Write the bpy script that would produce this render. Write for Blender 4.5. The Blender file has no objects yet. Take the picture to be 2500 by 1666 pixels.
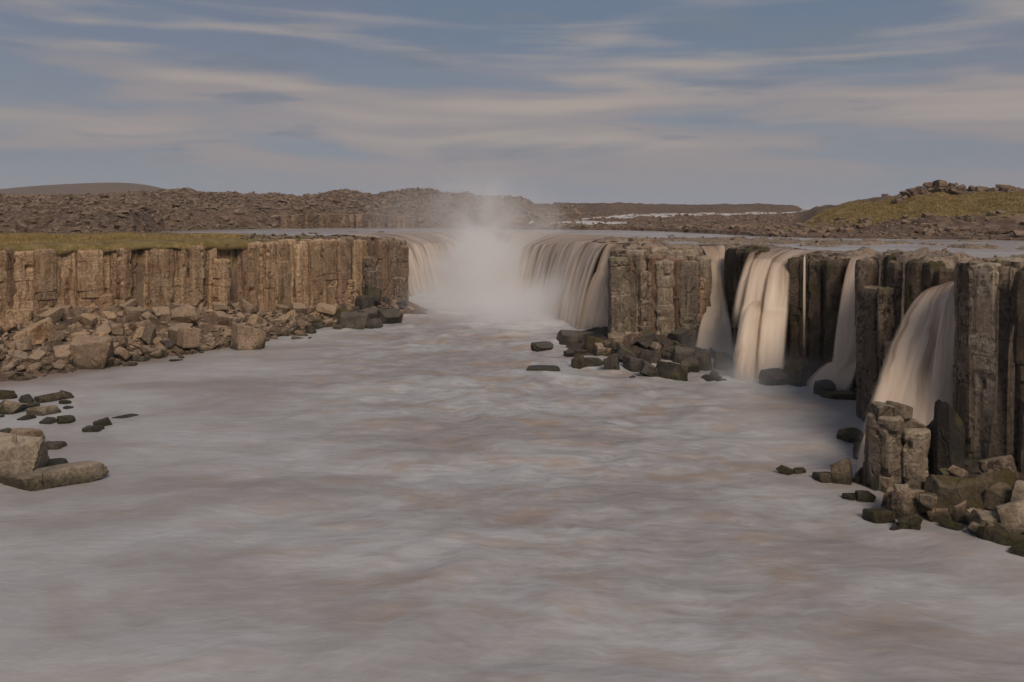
import bpy, bmesh, math, random
import numpy as np
from mathutils import Vector, Matrix

# ------------------------------------------------------------------ scene, camera, world, sun
scene = bpy.context.scene
COL = scene.collection
F, U0, V0, EYE = 1900.0, 1250.0, 530.0, 13.0      # photo pixels (2500 wide): focal length, principal column, horizon row; eye above lower river
def W(u, v, d): return ((u-U0)*d/F, d, EYE-(v-V0)*d/F)
def on(u, v, z=0.0):
    d = (EYE-z)*F/(v-V0); return ((u-U0)*d/F, d, z)

cd = bpy.data.cameras.new('camera'); cam = bpy.data.objects.new('camera', cd); COL.objects.link(cam)
cam.location = (0, 0, EYE); cam.rotation_euler = (math.radians(90), 0, 0)
cd.sensor_width = 36; cd.lens = 36*F/2500; cd.shift_y = -(833-V0)/2500
cd.clip_start = 0.2; cd.clip_end = 20000
scene.camera = cam

EXPOSURE = 0.75
SUN_AZ, SUN_EL = math.radians(160), math.radians(42)     # azimuth from +Y clockwise: behind the camera, a little to its right
sd = bpy.data.lights.new('sun', 'SUN'); sd.energy = 1.5; sd.angle = math.radians(24); sd.color = (1.0, 0.85, 0.69)
sun = bpy.data.objects.new('sun', sd); COL.objects.link(sun)
sdir = Vector((math.sin(SUN_AZ)*math.cos(SUN_EL), math.cos(SUN_AZ)*math.cos(SUN_EL), math.sin(SUN_EL)))
sun.rotation_euler = sdir.to_track_quat('Z', 'Y').to_euler(); sun.location = sdir*300

class G:
    """short hand for building node trees"""
    def __init__(s, tree): s.t = tree; s.n = tree.nodes; s.l = tree.links
    def new(s, typ, **kw):
        n = s.n.new(typ)
        for k, v in kw.items(): setattr(n, k, v)
        return n
    def put(s, sock, v):
        if v is None: return
        if hasattr(v, 'is_linked'): s.l.new(v, sock)
        else: sock.default_value = v
    def math(s, op, a, b=None, c=None, clamp=False):
        n = s.new('ShaderNodeMath', operation=op, use_clamp=clamp)
        for i, v in enumerate((a, b, c)): s.put(n.inputs[i], v) if v is not None else None
        return n.outputs[0]
    def vmath(s, op, a, b=None):
        n = s.new('ShaderNodeVectorMath', operation=op); s.put(n.inputs[0], a)
        if b is not None: s.put(n.inputs[1], b)
        return n.outputs[1] if op in ('LENGTH', 'DOT_PRODUCT') else n.outputs[0]
    def mix(s, f, a, b, blend='MIX'):
        n = s.new('ShaderNodeMix', data_type='RGBA', blend_type=blend)
        s.put(n.inputs[0], f)
        for i, v in ((6, a), (7, b)):
            if isinstance(v, tuple) and len(v) == 3: v = (*v, 1)
            s.put(n.inputs[i], v)
        return n.outputs[2]
    def noise(s, vec, scale, detail=4, rough=.55, dist=0.0, out=0):
        n = s.new('ShaderNodeTexNoise'); s.put(n.inputs['Vector'], vec)
        n.inputs['Scale'].default_value = scale; n.inputs['Detail'].default_value = detail
        n.inputs['Roughness'].default_value = rough; n.inputs['Distortion'].default_value = dist
        return n.outputs[out]
    def ramp(s, v, lo, hi, a=0.0, b=1.0, smooth=True):
        n = s.new('ShaderNodeMapRange', interpolation_type='SMOOTHSTEP' if smooth else 'LINEAR')
        s.put(n.inputs[0], v); s.put(n.inputs[1], lo); s.put(n.inputs[2], hi); s.put(n.inputs[3], a); s.put(n.inputs[4], b)
        return n.outputs[0]
    def mul3(s, vec, xyz): return s.vmath('MULTIPLY', vec, xyz)
    def add3(s, a, b): return s.vmath('ADD', a, b)
    def sep(s, v):
        n = s.new('ShaderNodeSeparateXYZ'); s.put(n.inputs[0], v); return n.outputs
    def comb(s, x, y, z):
        n = s.new('ShaderNodeCombineXYZ')
        for i, v in enumerate((x, y, z)): s.put(n.inputs[i], v)
        return n.outputs[0]
    def bump(s, h, strength, dist, nrm=None):
        n = s.new('ShaderNodeBump'); s.put(n.inputs['Height'], h)
        n.inputs['Strength'].default_value = strength; n.inputs['Distance'].default_value = dist
        if nrm is not None: s.put(n.inputs['Normal'], nrm)
        return n.outputs[0]

def srgb(r, g, b):
    f = lambda c: (c/255/12.92) if c/255 <= .04045 else ((c/255+.055)/1.055)**2.4
    return (f(r), f(g), f(b))

world = bpy.data.worlds.new('World'); scene.world = world; world.use_nodes = True
def build_world():
    t = world.node_tree; t.nodes.clear(); g = G(t)
    out = g.new('ShaderNodeOutputWorld'); bg = g.new('ShaderNodeBackground'); g.l.new(bg.outputs[0], out.inputs[0])
    S = 0.1; bg.inputs[1].default_value = S
    sky = g.new('ShaderNodeTexSky', sky_type='NISHITA', sun_disc=False)
    sky.sun_elevation = SUN_EL; sky.sun_rotation = SUN_AZ; sky.altitude = 300; sky.dust_density = 2.0
    d = g.new('ShaderNodeTexCoord').outputs['Generated']
    x, y, z = g.sep(d)
    az = g.math('ARCTAN2', x, y); el = g.math('ARCSINE', z)
    # streaky layer of cirrostratus: a slow warp, then noise far longer across than up
    w1 = g.noise(g.comb(g.math('MULTIPLY', az, 1.3), g.math('MULTIPLY', el, 5.0), 3.7), 1.6, 3, .5)
    wob = g.math('MULTIPLY', g.math('SUBTRACT', w1, .5), .036)
    tilt = g.math('MULTIPLY', az, .012)
    e2 = g.math('ADD', g.math('ADD', el, wob), tilt)
    n1 = g.noise(g.comb(g.math('MULTIPLY', az, 2.3), g.math('MULTIPLY', e2, 17.0), 1.3), 1.35, 5, .46, .2)
    n2 = g.noise(g.comb(g.math('MULTIPLY', az, 3.0), g.math('MULTIPLY', e2, 40.0), 8.1), 1.0, 4, .45, .2)
    c = lambda *a: tuple(k/S/2**EXPOSURE for k in srgb(*a))
    # layers by height above the horizon, the same all the way round
    base = g.mix(.95, sky.outputs[0], g.mix(g.ramp(el, .10, .26), (*c(122, 128, 138), 1), (*c(102, 116, 135), 1)))
    veil = c(150, 142, 142); low = c(141, 144, 154); pale = c(169, 159, 151); mauve = c(128, 122, 135)
    base = g.mix(g.ramp(g.noise(g.comb(az, el, 5.5), 1.2, 2), .45, .75, 0, .75), base, mauve)
    band = g.math('MULTIPLY', g.ramp(e2, .015, .075), g.ramp(e2, .14, .215, 1, 0))
    cov = g.math('MULTIPLY', band, g.ramp(g.math('ADD', n1, g.math('MULTIPLY', band, .07)), .43, .60))
    c1 = g.mix(g.math('MULTIPLY', g.ramp(el, .095, .0), .85), base, low)
    c2 = g.mix(g.math('MULTIPLY', cov, .82), c1, veil)
    n3 = g.noise(g.comb(g.math('MULTIPLY', az, 4.0), g.math('MULTIPLY', e2, 26.0), 12.7), 1.2, 6, .55, .4)
    c2 = g.mix(g.math('MULTIPLY', g.ramp(n3, .52, .66), g.ramp(el, .05, .09, 0, .75)), c2, c(113, 123, 137))
    streak = g.math('MULTIPLY', g.ramp(g.math('ADD', g.math('MULTIPLY', n2, .45), g.math('MULTIPLY', n1, .62)),   .50, .70),
                    g.math('MULTIPLY', g.ramp(e2, .07, .11), g.ramp(e2, .20, .30, 1, .25)))
    c3 = g.mix(g.math('MULTIPLY', streak, .85), c2, pale)
    g.l.new(c3, bg.inputs[0])
build_world()

scene.view_settings.view_transform = 'Standard'; scene.view_settings.look = 'None'
scene.view_settings.exposure = EXPOSURE; scene.view_settings.gamma = 1.0; scene.view_settings.use_curve_mapping = False
scene.render.engine = 'CYCLES'
cy = scene.cycles
cy.use_denoising = True; cy.max_bounces = 8; cy.diffuse_bounces = 3; cy.glossy_bounces = 2; cy.transmission_bounces = 2
cy.transparent_max_bounces = 16; cy.volume_bounces = 6; cy.volume_step_rate = 1.0; cy.volume_max_steps = 256
cy.use_adaptive_sampling = True; cy.adaptive_threshold = 0.02; cy.caustics_reflective = False; cy.caustics_refractive = False

# ------------------------------------------------------------------ numeric helpers
rng = np.random.default_rng(11)
rnd = random.Random(5)
def _hash(ix, iy, iz, s):
    h = (ix.astype(np.int64)*374761393 + iy.astype(np.int64)*668265263 + iz.astype(np.int64)*2147483647 + s*1274126177) & 0xFFFFFFFF
    h = ((h ^ (h >> 13))*1103515245) & 0xFFFFFFFF
    h = ((h ^ (h >> 16))*2654435761) & 0xFFFFFFFF
    return ((h ^ (h >> 15)) & 0xFFFFFF)/float(0xFFFFFF)
def vn3(x, y, z, s=0):
    x, y, z = np.broadcast_arrays(np.asarray(x, float), np.asarray(y, float), np.asarray(z, float))
    xi, yi, zi = np.floor(x), np.floor(y), np.floor(z)
    fx, fy, fz = x-xi, y-yi, z-zi
    fx, fy, fz = [f*f*f*(f*(f*6-15)+10) for f in (fx, fy, fz)]
    r = 0
    for a in (0, 1):
        for b in (0, 1):
            for c in (0, 1):
                r = r + _hash(xi+a, yi+b, zi+c, s)*(fx if a else 1-fx)*(fy if b else 1-fy)*(fz if c else 1-fz)
    return r*2-1
def vn2(x, y, s=0):
    x, y = np.asarray(x, float), np.asarray(y, float)
    xi, yi = np.floor(x), np.floor(y); fx, fy = x-xi, y-yi; zz = np.zeros_like(xi)
    fx, fy = [f*f*f*(f*(f*6-15)+10) for f in (fx, fy)]
    return 2*((_hash(xi, yi, zz, s)*(1-fx)+_hash(xi+1, yi, zz, s)*fx)*(1-fy)+(_hash(xi, yi+1, zz, s)*(1-fx)+_hash(xi+1, yi+1, zz, s)*fx)*fy)-1
def fbm2(x, y, o=4, s=0):
    r, a = 0, .5
    for i in range(o): r = r+a*vn2(x, y, s+i); x = x*2.03+7; y = y*2.03+3; a *= .5
    return r
def fbm3(x, y, z, o=4, s=0):
    r, a = 0, .5
    for i in range(o): r = r+a*vn3(x, y, z, s+i); x, y, z = x*2.03+7, y*2.03+3, z*2.03+1; a *= .5
    return r
def worley(x, y, s=0):
    xi, yi = np.floor(x), np.floor(y); d1 = np.full(np.shape(x), 9.0); zz = np.zeros_like(xi)
    for a in (-1, 0, 1):
        for b in (-1, 0, 1):
            px_, py_ = xi+a+_hash(xi+a, yi+b, zz, s), yi+b+_hash(xi+a, yi+b, zz+5, s)
            d1 = np.minimum(d1, np.hypot(px_-x, py_-y))
    return d1
def sstep(a, b, x): t = np.clip((x-a)/(b-a), 0, 1); return t*t*(3-2*t)

def mesh_from(name, verts, faces, smooth=True):
    """verts (n,3) array, faces (m,3|4) array"""
    verts = np.asarray(verts, np.float32); faces = np.asarray(faces, np.int32); k = faces.shape[1]
    me = bpy.data.meshes.new(name)
    me.vertices.add(len(verts)); me.vertices.foreach_set('co', verts.ravel())
    me.loops.add(faces.size); me.loops.foreach_set('vertex_index', faces.ravel())
    me.polygons.add(len(faces)); me.polygons.foreach_set('loop_start', np.arange(0, faces.size, k, dtype=np.int32))
    me.polygons.foreach_set('use_smooth', np.full(len(faces), smooth))
    me.update(calc_edges=True); me.validate()
    return me
def attr(me, name, vals):
    a = me.attributes.new(name, 'FLOAT', 'POINT'); a.data.foreach_set('value', np.asarray(vals, np.float32).ravel())
def obj(name, me, mat=None, parent=None, **props):
    o = bpy.data.objects.new(name, me); COL.objects.link(o)
    if mat and me and not me.materials: me.materials.append(mat)
    if parent: o.parent = parent
    for k, v in props.items(): o[k] = v
    return o
def grid_faces(ny, nx):
    i = np.arange(ny*nx).reshape(ny, nx)
    return np.stack([i[:-1, :-1], i[:-1, 1:], i[1:, 1:], i[1:, :-1]], -1).reshape(-1, 4)
def axis(lo, dlo, dhi, hi, step, grow):
    a = list(np.arange(dlo, dhi+1e-6, step))
    s, x = step, a[-1]
    while x < hi: s *= grow; x += s; a.append(x)
    s, x, b = step, dlo, []
    while x > lo: s *= grow; x -= s; b.append(x)
    return np.array(b[::-1]+a)

# ------------------------------------------------------------------ the plan of the gorge (metres; lower river z = 0, upper river z = 10)
LEFT_RIM = [(-80, 41), (-62, 58.5), (-48, 73), (-41.8, 79.5), (-35, 83.5), (-27.5, 94.5), (-17.2, 104), (-15.9, 105.8)]
LIP = [(-20, 128), (-18, 135), (-13, 143), (-7, 147), (-2, 143), (.8, 133), (4.4, 120), (7.2, 110), (9.3, 100), (11.3, 91)]
LIPZ = [8.7, 8.5, 8.3, 8.2, 8.2, 8.2, 8.8, 9.4, 9.85, 9.85]
RIGHT_RIM = [(12.4, 88.3), (12.2, 80), (10.2, 76.2), (14.5, 75.8), (18.9, 77.0), (19.6, 79.6), (22.2, 79.6), (22.0, 77.2), (22.5, 73.6),
             (21.4, 69.4), (21.2, 68.5), (23.9, 66), (24.3, 65.4), (26.8, 62.2), (26.9, 61.5), (27.2, 60), (28.3, 59.0), (24.4, 51.6), (23.4, 50.2),
             (23.7, 48), (24.5, 46.2), (24.6, 44.2), (24.9, 42), (24.9, 41.4), (23.1, 39.5), (23.4, 37.6), (24.6, 35.8), (27.2, 33.6), (32, 30), (42, 23), (64, 14)]
RIM = np.array(LEFT_RIM+[(-16.6, 112), (-18.6, 120)]+LIP+RIGHT_RIM, float)
GORGE = np.vstack([RIM, [(140, -20), (140, -120), (-160, -120), (-160, -25)]])
LEFT_LAND = np.array([(-300, -200), (-160, -25)]+LEFT_RIM+[(-16.3, 108.5), (-17.6, 110.5), (-24, 115.5), (-35, 121), (-48, 125), (-58, 130), (-66, 138), (-90, 140), (-900, 140), (-900, -200)], float)
SHELF = np.array([(10, 92)]+RIGHT_RIM+[(300, -60), (300, 45), (90, 58), (62, 69), (50, 80), (40, 91), (33, 99), (24, 105), (14, 105), (9, 97)], float)
LIPA = np.array(LIP, float)
def in_poly(x, y, P):
    r = np.zeros(np.shape(x), bool); n = len(P)
    for i in range(n):
        x1, y1 = P[i]; x2, y2 = P[(i+1) % n]
        if y1 == y2: continue
        c = ((y1 > y) != (y2 > y)) & (x < (x2-x1)*(y-y1)/(y2-y1)+x1); r ^= c
    return r
def dist_poly(x, y, P):
    d = np.full(np.shape(x), 1e9)
    for i in range(len(P)-1):
        a, b = P[i], P[i+1]; ab = b-a; L = ab@ab
        t = np.clip(((x-a[0])*ab[0]+(y-a[1])*ab[1])/L, 0, 1)
        d = np.minimum(d, np.hypot(x-a[0]-t*ab[0], y-a[1]-t*ab[1]))
    return d
# waterfalls: upstream edge, lip, then one or two landings; each edge from one bank of the fall to the other
FALLS = {
 'cascade': [[(15, 98, 10.02), (17, 92, 10.02)], [(11.4, 91.3, 9.85), (12.5, 88.2, 9.3)], [(9.6, 91, 6.6), (11.9, 87.9, 6.3)], [(7.3, 91.5, -.3), (11.2, 87, -.3)]],
 'notch':   [[(20.6, 87, 10.02), (23.4, 86, 10.02)], [(20.1, 79.6, 8.35), (21.8, 79.4, 8.35)], [(19.95, 78.2, 5.9), (21.3, 77.8, 5.9)], [(18.9, 76.4, 3.9), (21.0, 75.8, 3.9)], [(16.7, 72.2, -.3), (20.6, 71.4, -.3)]],
 'broad':   [[(24.5, 74.5, 10.02), (29, 70, 10.02)], [(21.1, 68.8, 9.25), (23.9, 65.9, 8.9)], [(18.9, 66.0, 5.4), (22.7, 63.8, 5.2)], [(17.7, 62.6, -.3), (21.2, 60.6, -.3)]],
 'spout':   [[(32, 66, 10.02), (32.4, 63, 10.02)], [(26.95, 61.6, 9.8), (27.2, 60.1, 9.75)], [(24.1, 58.6, 2.1), (25.9, 57.6, 2.3)], [(22.2, 59.8, -.2), (24.9, 57.3, -.1)]],
 'leap':    [[(31, 48.5, 10.02), (31.5, 43, 10.02)], [(24.3, 45.0, 8.95), (24.75, 41.7, 9.75)], [(18.1, 41.2, .3), (23.2, 39.6, .3)]],
}
def chan(x, y):
    """lowering of the rock shelf along the water channels: (factor 0..1)"""
    m = np.zeros(np.shape(x))
    for k, e in FALLS.items():
        a = (np.array(e[0][0][:2])+np.array(e[0][1][:2]))/2; b = (np.array(e[1][0][:2])+np.array(e[1][1][:2]))/2
        hw = np.hypot(*(np.array(e[1][0][:2])-np.array(e[1][1][:2])))/2+.15
        d = dist_poly(x, y, np.array([a, b]))
        m = np.maximum(m, 1-sstep(hw, hw+.8, d))
    return m
# far country, as azimuth (photo column), distance of the river bank, of the crest, photo row of the crest
FARP = np.array([(-3000, 95, 330, 470), (-800, 115, 330, 470), (0, 122, 320, 475), (200, 126, 320, 475), (319, 137, 330, 469), (400, 163, 340, 464), (460, 172, 340, 461), (510, 180, 345, 470),
  (700, 203, 360, 473), (760, 206, 360, 474), (830, 212, 340, 463), (920, 216, 340, 472), (1000, 218, 320, 458), (1060, 217, 320, 463), (1130, 208, 315, 474),
  (1250, 188, 320, 479), (1290, 186, 330, 480), (1400, 180, 350, 489), (1500, 176, 380, 495), (1600, 164, 480, 500), (1720, 142, 600, 501), (1850, 120, 600, 501), (1930, 115, 420, 503),
  (2000, 111, 220, 508), (2060, 109, 195, 496), (2140, 106, 180, 484), (2200, 105, 175, 477), (2262, 104, 170, 464), (2290, 104, 170, 456), (2330, 103, 168, 464), (2400, 101, 165, 467), (2440, 100, 163, 464), (2500, 98, 160, 465), (3000, 92, 160, 462), (5500, 80, 180, 470)], float)
def height(x, y):
    x = np.asarray(x, float); y = np.asarray(y, float)
    gorge = in_poly(x, y, GORGE); s = dist_poly(x, y, RIM); land = in_poly(x, y, LEFT_LAND); shelf = in_poly(x, y, SHELF)
    yy = np.maximum(y, 6.0); u = np.clip(U0+F*x/yy, -3000, 5500); d = yy
    db, dc, vc = [np.interp(u, FARP[:, 0], FARP[:, k]) for k in (1, 2, 3)]
    vc = vc+4*(u < 1350); zc = EYE+(V0-vc)*dc/F
    t = np.clip((d-db)/(dc-db), 0, 1)
    n_big = fbm2(x/38, y/38, 4, 3); n_mid = fbm2(x/9, y/9, 4, 9); n_sm = fbm2(x/2.4, y/2.4, 3, 21)
    bk = .30*(zc-10 > 4)*(1-sstep(1900, 1990, u)); rise = bk*sstep(0, .08, t)+(1-bk)*t**(1.15-.25*sstep(1900, 1990, u))
    zf = 10.15+(zc-10.15)*rise+(n_big*2.4*np.sin(np.clip(t, 0, 1)*np.pi)+n_mid*1.3+n_sm*.45)*sstep(0, .12, t)
    flat = sstep(1262, 1330, u)*(1-sstep(1930, 2000, u))*(1-sstep(325, 390, d))
    zfl = np.interp(d, [115, 128, 180, 200, 225, 250, 285, 330, 420], [10.15, 10.6, 10.55, 10.75, 11.7, 12.3, 13.4, 14.6, 17])+n_mid*.55*sstep(0, .1, t)+n_sm*.25
    zf = zf*(1-flat)+zfl*flat
    zf = zf-np.clip((d-dc), 0, None)*.025*(d < 1e9)
    zf = np.maximum(zf, 6+0*zf)+0
    # a far smooth ridge
    ridge = 58*np.exp(-((x+1500*.56)/190)**2)*1.0+54*np.exp(-((x+1500*.46)/110)**2)*.55+54*np.exp(-((x+1500*.70)/150)**2)*.45
    zf = np.maximum(zf, 10+(ridge)*np.exp(-((y-1500)/260)**2)*1.0)
    bed = 8.7+.3*n_mid
    far = d > db
    z = np.where(far, zf, bed)
    # turf plateau behind the long cliff
    zl = 10.12+.16*n_mid+.10*n_sm+.22*sstep(-30, -60, x)
    z = np.where(land & ~far, zl, z)
    # rock shelf: pillowed tops of the columns with pools between
    pil = 1-np.minimum(worley(x/1.45, y/1.9, 4), 1)**1.5
    hs = np.interp(np.hypot(x-9, y-92), [0, 16, 26, 34, 42, 52, 60], [-.05, -.25, -.1, .0, .25, .55, .6])
    keep = sstep(-.08, .16, fbm2(x/6.5, y/9.0, 3, 40)+.34*(1-sstep(1, 20, s))-.06)
    zs = 9.42+.20*n_sm+keep*(.30+.66*pil)+.9*hs*(1-sstep(3, 10, s))+.22*np.exp(-((s-4.4)/1.4)**2)
    zs0 = zs
    a_drop = np.exp(-((x-14.5)/6)**2)*np.exp(-((y-76)/9)**2)
    zs = zs-.95*a_drop*(1-sstep(1.5, 6.5, s))
    zs = np.maximum(zs, 10.08+.18*n_sm-((s-4.4)/1.3)**2*.5)
    m = chan(x, y)
    zs = zs*(1-m)+np.minimum(zs, np.interp(s, [0, 2.5, 4.2, 7], [7.6, 8.8, 9.78, 9.85]))*m
    z = np.where(shelf & ~far, zs, z)
    # brink under the great fall
    dl = dist_poly(x, y, LIPA)
    z = np.where(~gorge & ~shelf & ~(land & (dl > 6)), np.minimum(z, 6.6+.33*dl), z)
    # gorge floor with the scree apron of the long cliff
    lr = dist_poly(x, y, np.array(LEFT_RIM, float))
    wid = np.interp(x, [-80, -48, -42, -35, -27.5, -22, -17], [12, 11, 14, 13, 9, 6.5, 5])
    hgt = np.interp(x, [-80, -48, -42, -35, -27.5, -22, -17], [3.2, 3.1, 3.9, 3.5, 1.8, 1.3, 2.0])
    apron = -.25+(hgt+.25)*(1-np.clip((lr-.4)/wid, 0, 1.4))+n_sm*.35
    A = dist_poly(x, y, np.array([(11.2, 82), (10.5, 76.5), (14.5, 75.5), (19, 76.5)], float))
    ap2 = 1.7-A*.34+n_sm*.3
    B = dist_poly(x, y, np.array([(24, 65), (26.3, 62.5)], float)); ap3 = 1.5-B*.45+n_sm*.2
    E = dist_poly(x, y, np.array([(23.4, 38.2), (25, 35.6), (30, 31.2), (40, 23)], float)); ap4 = 1.5-E*.36+n_sm*.2
    fl = np.maximum.reduce([np.full(np.shape(x), -1.5), apron, ap2, ap3, ap4])
    z = np.where(gorge, fl, z)
    return z, dict(gorge=gorge, s=s, land=land, shelf=shelf, far=far, u=u, d=d, t=t, nm=n_mid, nb=n_big, ns=n_sm)
def hz(x, y): return float(height(np.array([x]), np.array([y]))[0][0])

# ------------------------------------------------------------------ materials
def material(name):
    m = bpy.data.materials.new(name); m.use_nodes = True; t = m.node_tree; t.nodes.clear(); g = G(t)
    out = g.new('ShaderNodeOutputMaterial'); return m, g, out
def principled(g, out, base, rough, nrm=None, spec=.5):
    p = g.new('ShaderNodeBsdfPrincipled'); g.put(p.inputs['Base Color'], (*base, 1) if isinstance(base, tuple) else base)
    g.put(p.inputs['Roughness'], rough); p.inputs['Specular IOR Level'].default_value = spec
    if nrm is not None: g.put(p.inputs['Normal'], nrm)
    g.l.new(p.outputs[0], out.inputs[0]); return p
def rock(name, dark, mid, light, moss=0.0, streak=.5, crust=.5, wet=True, scale=1.0, strata=1.0, mosscol=(.075, .075, .018), blotch=0.0, crack=.55):
    m, g, out = material(name)
    pos = g.new('ShaderNodeNewGeometry'); P = pos.outputs['Position']; Nz = g.sep(pos.outputs['Normal'])[2]; z = g.sep(P)[2]
    rn = g.new('ShaderNodeObjectInfo').outputs['Random']
    P = g.add3(P, g.mul3(g.comb(rn, g.math('FRACT', g.math('MULTIPLY', rn, 7.3)), g.math('FRACT', g.math('MULTIPLY', rn, 3.1))), (9, 9, 9)))
    a = g.noise(P, .55*scale, 6, .62, .3); b = g.noise(P, 5.5*scale, 8, .72); c = g.noise(P, 17*scale, 5, .7)
    v = g.noise(g.mul3(P, (1.7, 1.7, .11)), 1.0*scale, 5, .6, .2)
    h = g.noise(g.mul3(P, (.8, .8, 6.5)), .9*scale, 5, .65, .4)
    col = g.mix(g.ramp(a, .36, .64), mid, light)
    col = g.mix(g.ramp(b, .36, .60, .6, 0), col, dark)
    col = g.mix(g.math('MULTIPLY', g.ramp(v, .53, .66), streak), col, light)
    col = g.mix(g.math('MULTIPLY', g.ramp(v, .47, .34), streak*.9), col, dark)
    col = g.mix(g.ramp(h, .58, .70, 0, .45*strata), col, dark)
    col = g.mix(g.ramp(c, .60, .68, 0, .55), col, tuple(k*.45 for k in dark))
    vo = g.new('ShaderNodeTexVoronoi', feature='DISTANCE_TO_EDGE'); g.put(vo.inputs['Vector'], g.mul3(g.add3(P, g.mul3(g.noise(P, 1.1, 2, .5, 0, 1), (.35, .35, .35))), (1, 1, .30)))
    vo.inputs['Scale'].default_value = .75*scale
    ck = g.math('MULTIPLY', g.ramp(vo.outputs['Distance'], .0, .022, 1, 0), g.ramp(g.noise(P, .6, 2), .48, .62))
    col = g.mix(g.math('MULTIPLY', ck, .8*crack), col, tuple(k*.35 for k in dark))
    if blotch: col = g.mix(g.math('MULTIPLY', g.math('MULTIPLY', g.ramp(g.noise(P, 3.4, 5, .68, .3), .50, .56), g.ramp(a, .38, .56)), blotch), col, (.022, .015, .012))
    tone = g.ramp(rn, 0, 1, .68, 1.25, False)
    col = g.mix(1.0, col, g.comb(tone, tone, tone), 'MULTIPLY')
    # lichen crust on surfaces that face the sky
    lich = g.math('MULTIPLY', g.ramp(g.math('ADD', Nz, g.math('MULTIPLY', g.math('SUBTRACT', b, .5), .9)), .35, .85), crust)
    col = g.mix(lich, col, tuple(min(1, k*1.25+.02) for k in light))
    if moss > 0:
        mm = g.math('MULTIPLY', g.ramp(g.math('ADD', g.noise(P, .5, 6, .68), g.math('MULTIPLY', Nz, .08)), .60-.22*moss, .70-.18*moss), min(1, .55+.4*moss))
        col = g.mix(mm, col, g.mix(b, mosscol, tuple(k*1.9 for k in mosscol)))
    ro = g.ramp(b, .3, .7, .75, .95)
    if wet:
        wl = g.math('ADD', z, g.math('MULTIPLY', g.math('SUBTRACT', a, .5), 2.4))
        wb = g.ramp(wl, .05, .95, 1, 0)
        col = g.mix(g.math('MULTIPLY', wb, .78), col, g.mix(g.ramp(b, .42, .58), (.012, .010, .008), (.040, .038, .010)))
        ro = g.math('SUBTRACT', ro, g.math('MULTIPLY', wb, .4))
    hgt = g.math('ADD', g.math('ADD', g.math('MULTIPLY', b, .8), g.math('MULTIPLY', h, .55*strata)), g.math('ADD', g.math('MULTIPLY', c, .25), g.math('MULTIPLY', v, .5*streak)))
    hgt = g.math('SUBTRACT', hgt, g.math('MULTIPLY', ck, .9*crack))
    principled(g, out, col, ro, g.bump(hgt, 1.0, .24/scale), .3)
    return m
M = {}
M['warm'] = rock('warm_basalt', (.105, .056, .030), (.375, .240, .138), (.545, .385, .240), streak=.9, crust=.35, blotch=.30, strata=1.0)
M['scree'] = rock('scree_basalt', (.080, .053, .034), (.235, .162, .108), (.360, .262, .180), streak=.15, crust=.55, strata=.35)
M['grey'] = rock('grey_basalt', (.075, .055, .039), (.225, .170, .122), (.400, .318, .238), moss=.06, streak=.6, crust=.5, blotch=.35)
M['pillar'] = rock('pale_pillar_basalt', (.085, .063, .045), (.290, .222, .160), (.470, .380, .288), moss=.03, streak=.8, crust=.5, blotch=.6, scale=1.2)
M['rust'] = rock('rusty_basalt', (.080, .044, .027), (.250, .152, .094), (.390, .268, .182), streak=.6, crust=.4, blotch=.3)
M['dark'] = rock('dark_wet_basalt', (.020, .015, .011), (.062, .044, .030), (.150, .108, .076), moss=.45, streak=.55, crust=.45, mosscol=(.042, .038, .009))
M['speck'] = rock('speckled_basalt', (.052, .035, .025), (.155, .108, .076), (.335, .250, .182), moss=.10, streak=.5, crust=.5, scale=1.4, strata=.6, blotch=.85)
M['moss'] = rock('mossy_boulder', (.035, .028, .019), (.100, .076, .050), (.205, .158, .110), moss=.62, streak=.1, crust=.35, strata=.3, mosscol=(.060, .046, .012))
M['wetrock'] = rock('wet_boulder', (.020, .017, .015), (.060, .049, .042), (.140, .116, .099), moss=.06, streak=.1, crust=.35, strata=.25)
M['pale'] = rock('pale_boulder', (.110, .083, .058), (.300, .232, .162), (.430, .348, .258), streak=.25, crust=.4, strata=.6)
M['lava'] = rock('lava_block', (.055, .037, .025), (.175, .118, .080), (.300, .212, .150), streak=0, crust=.4, wet=False, strata=.2, scale=.6)

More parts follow.
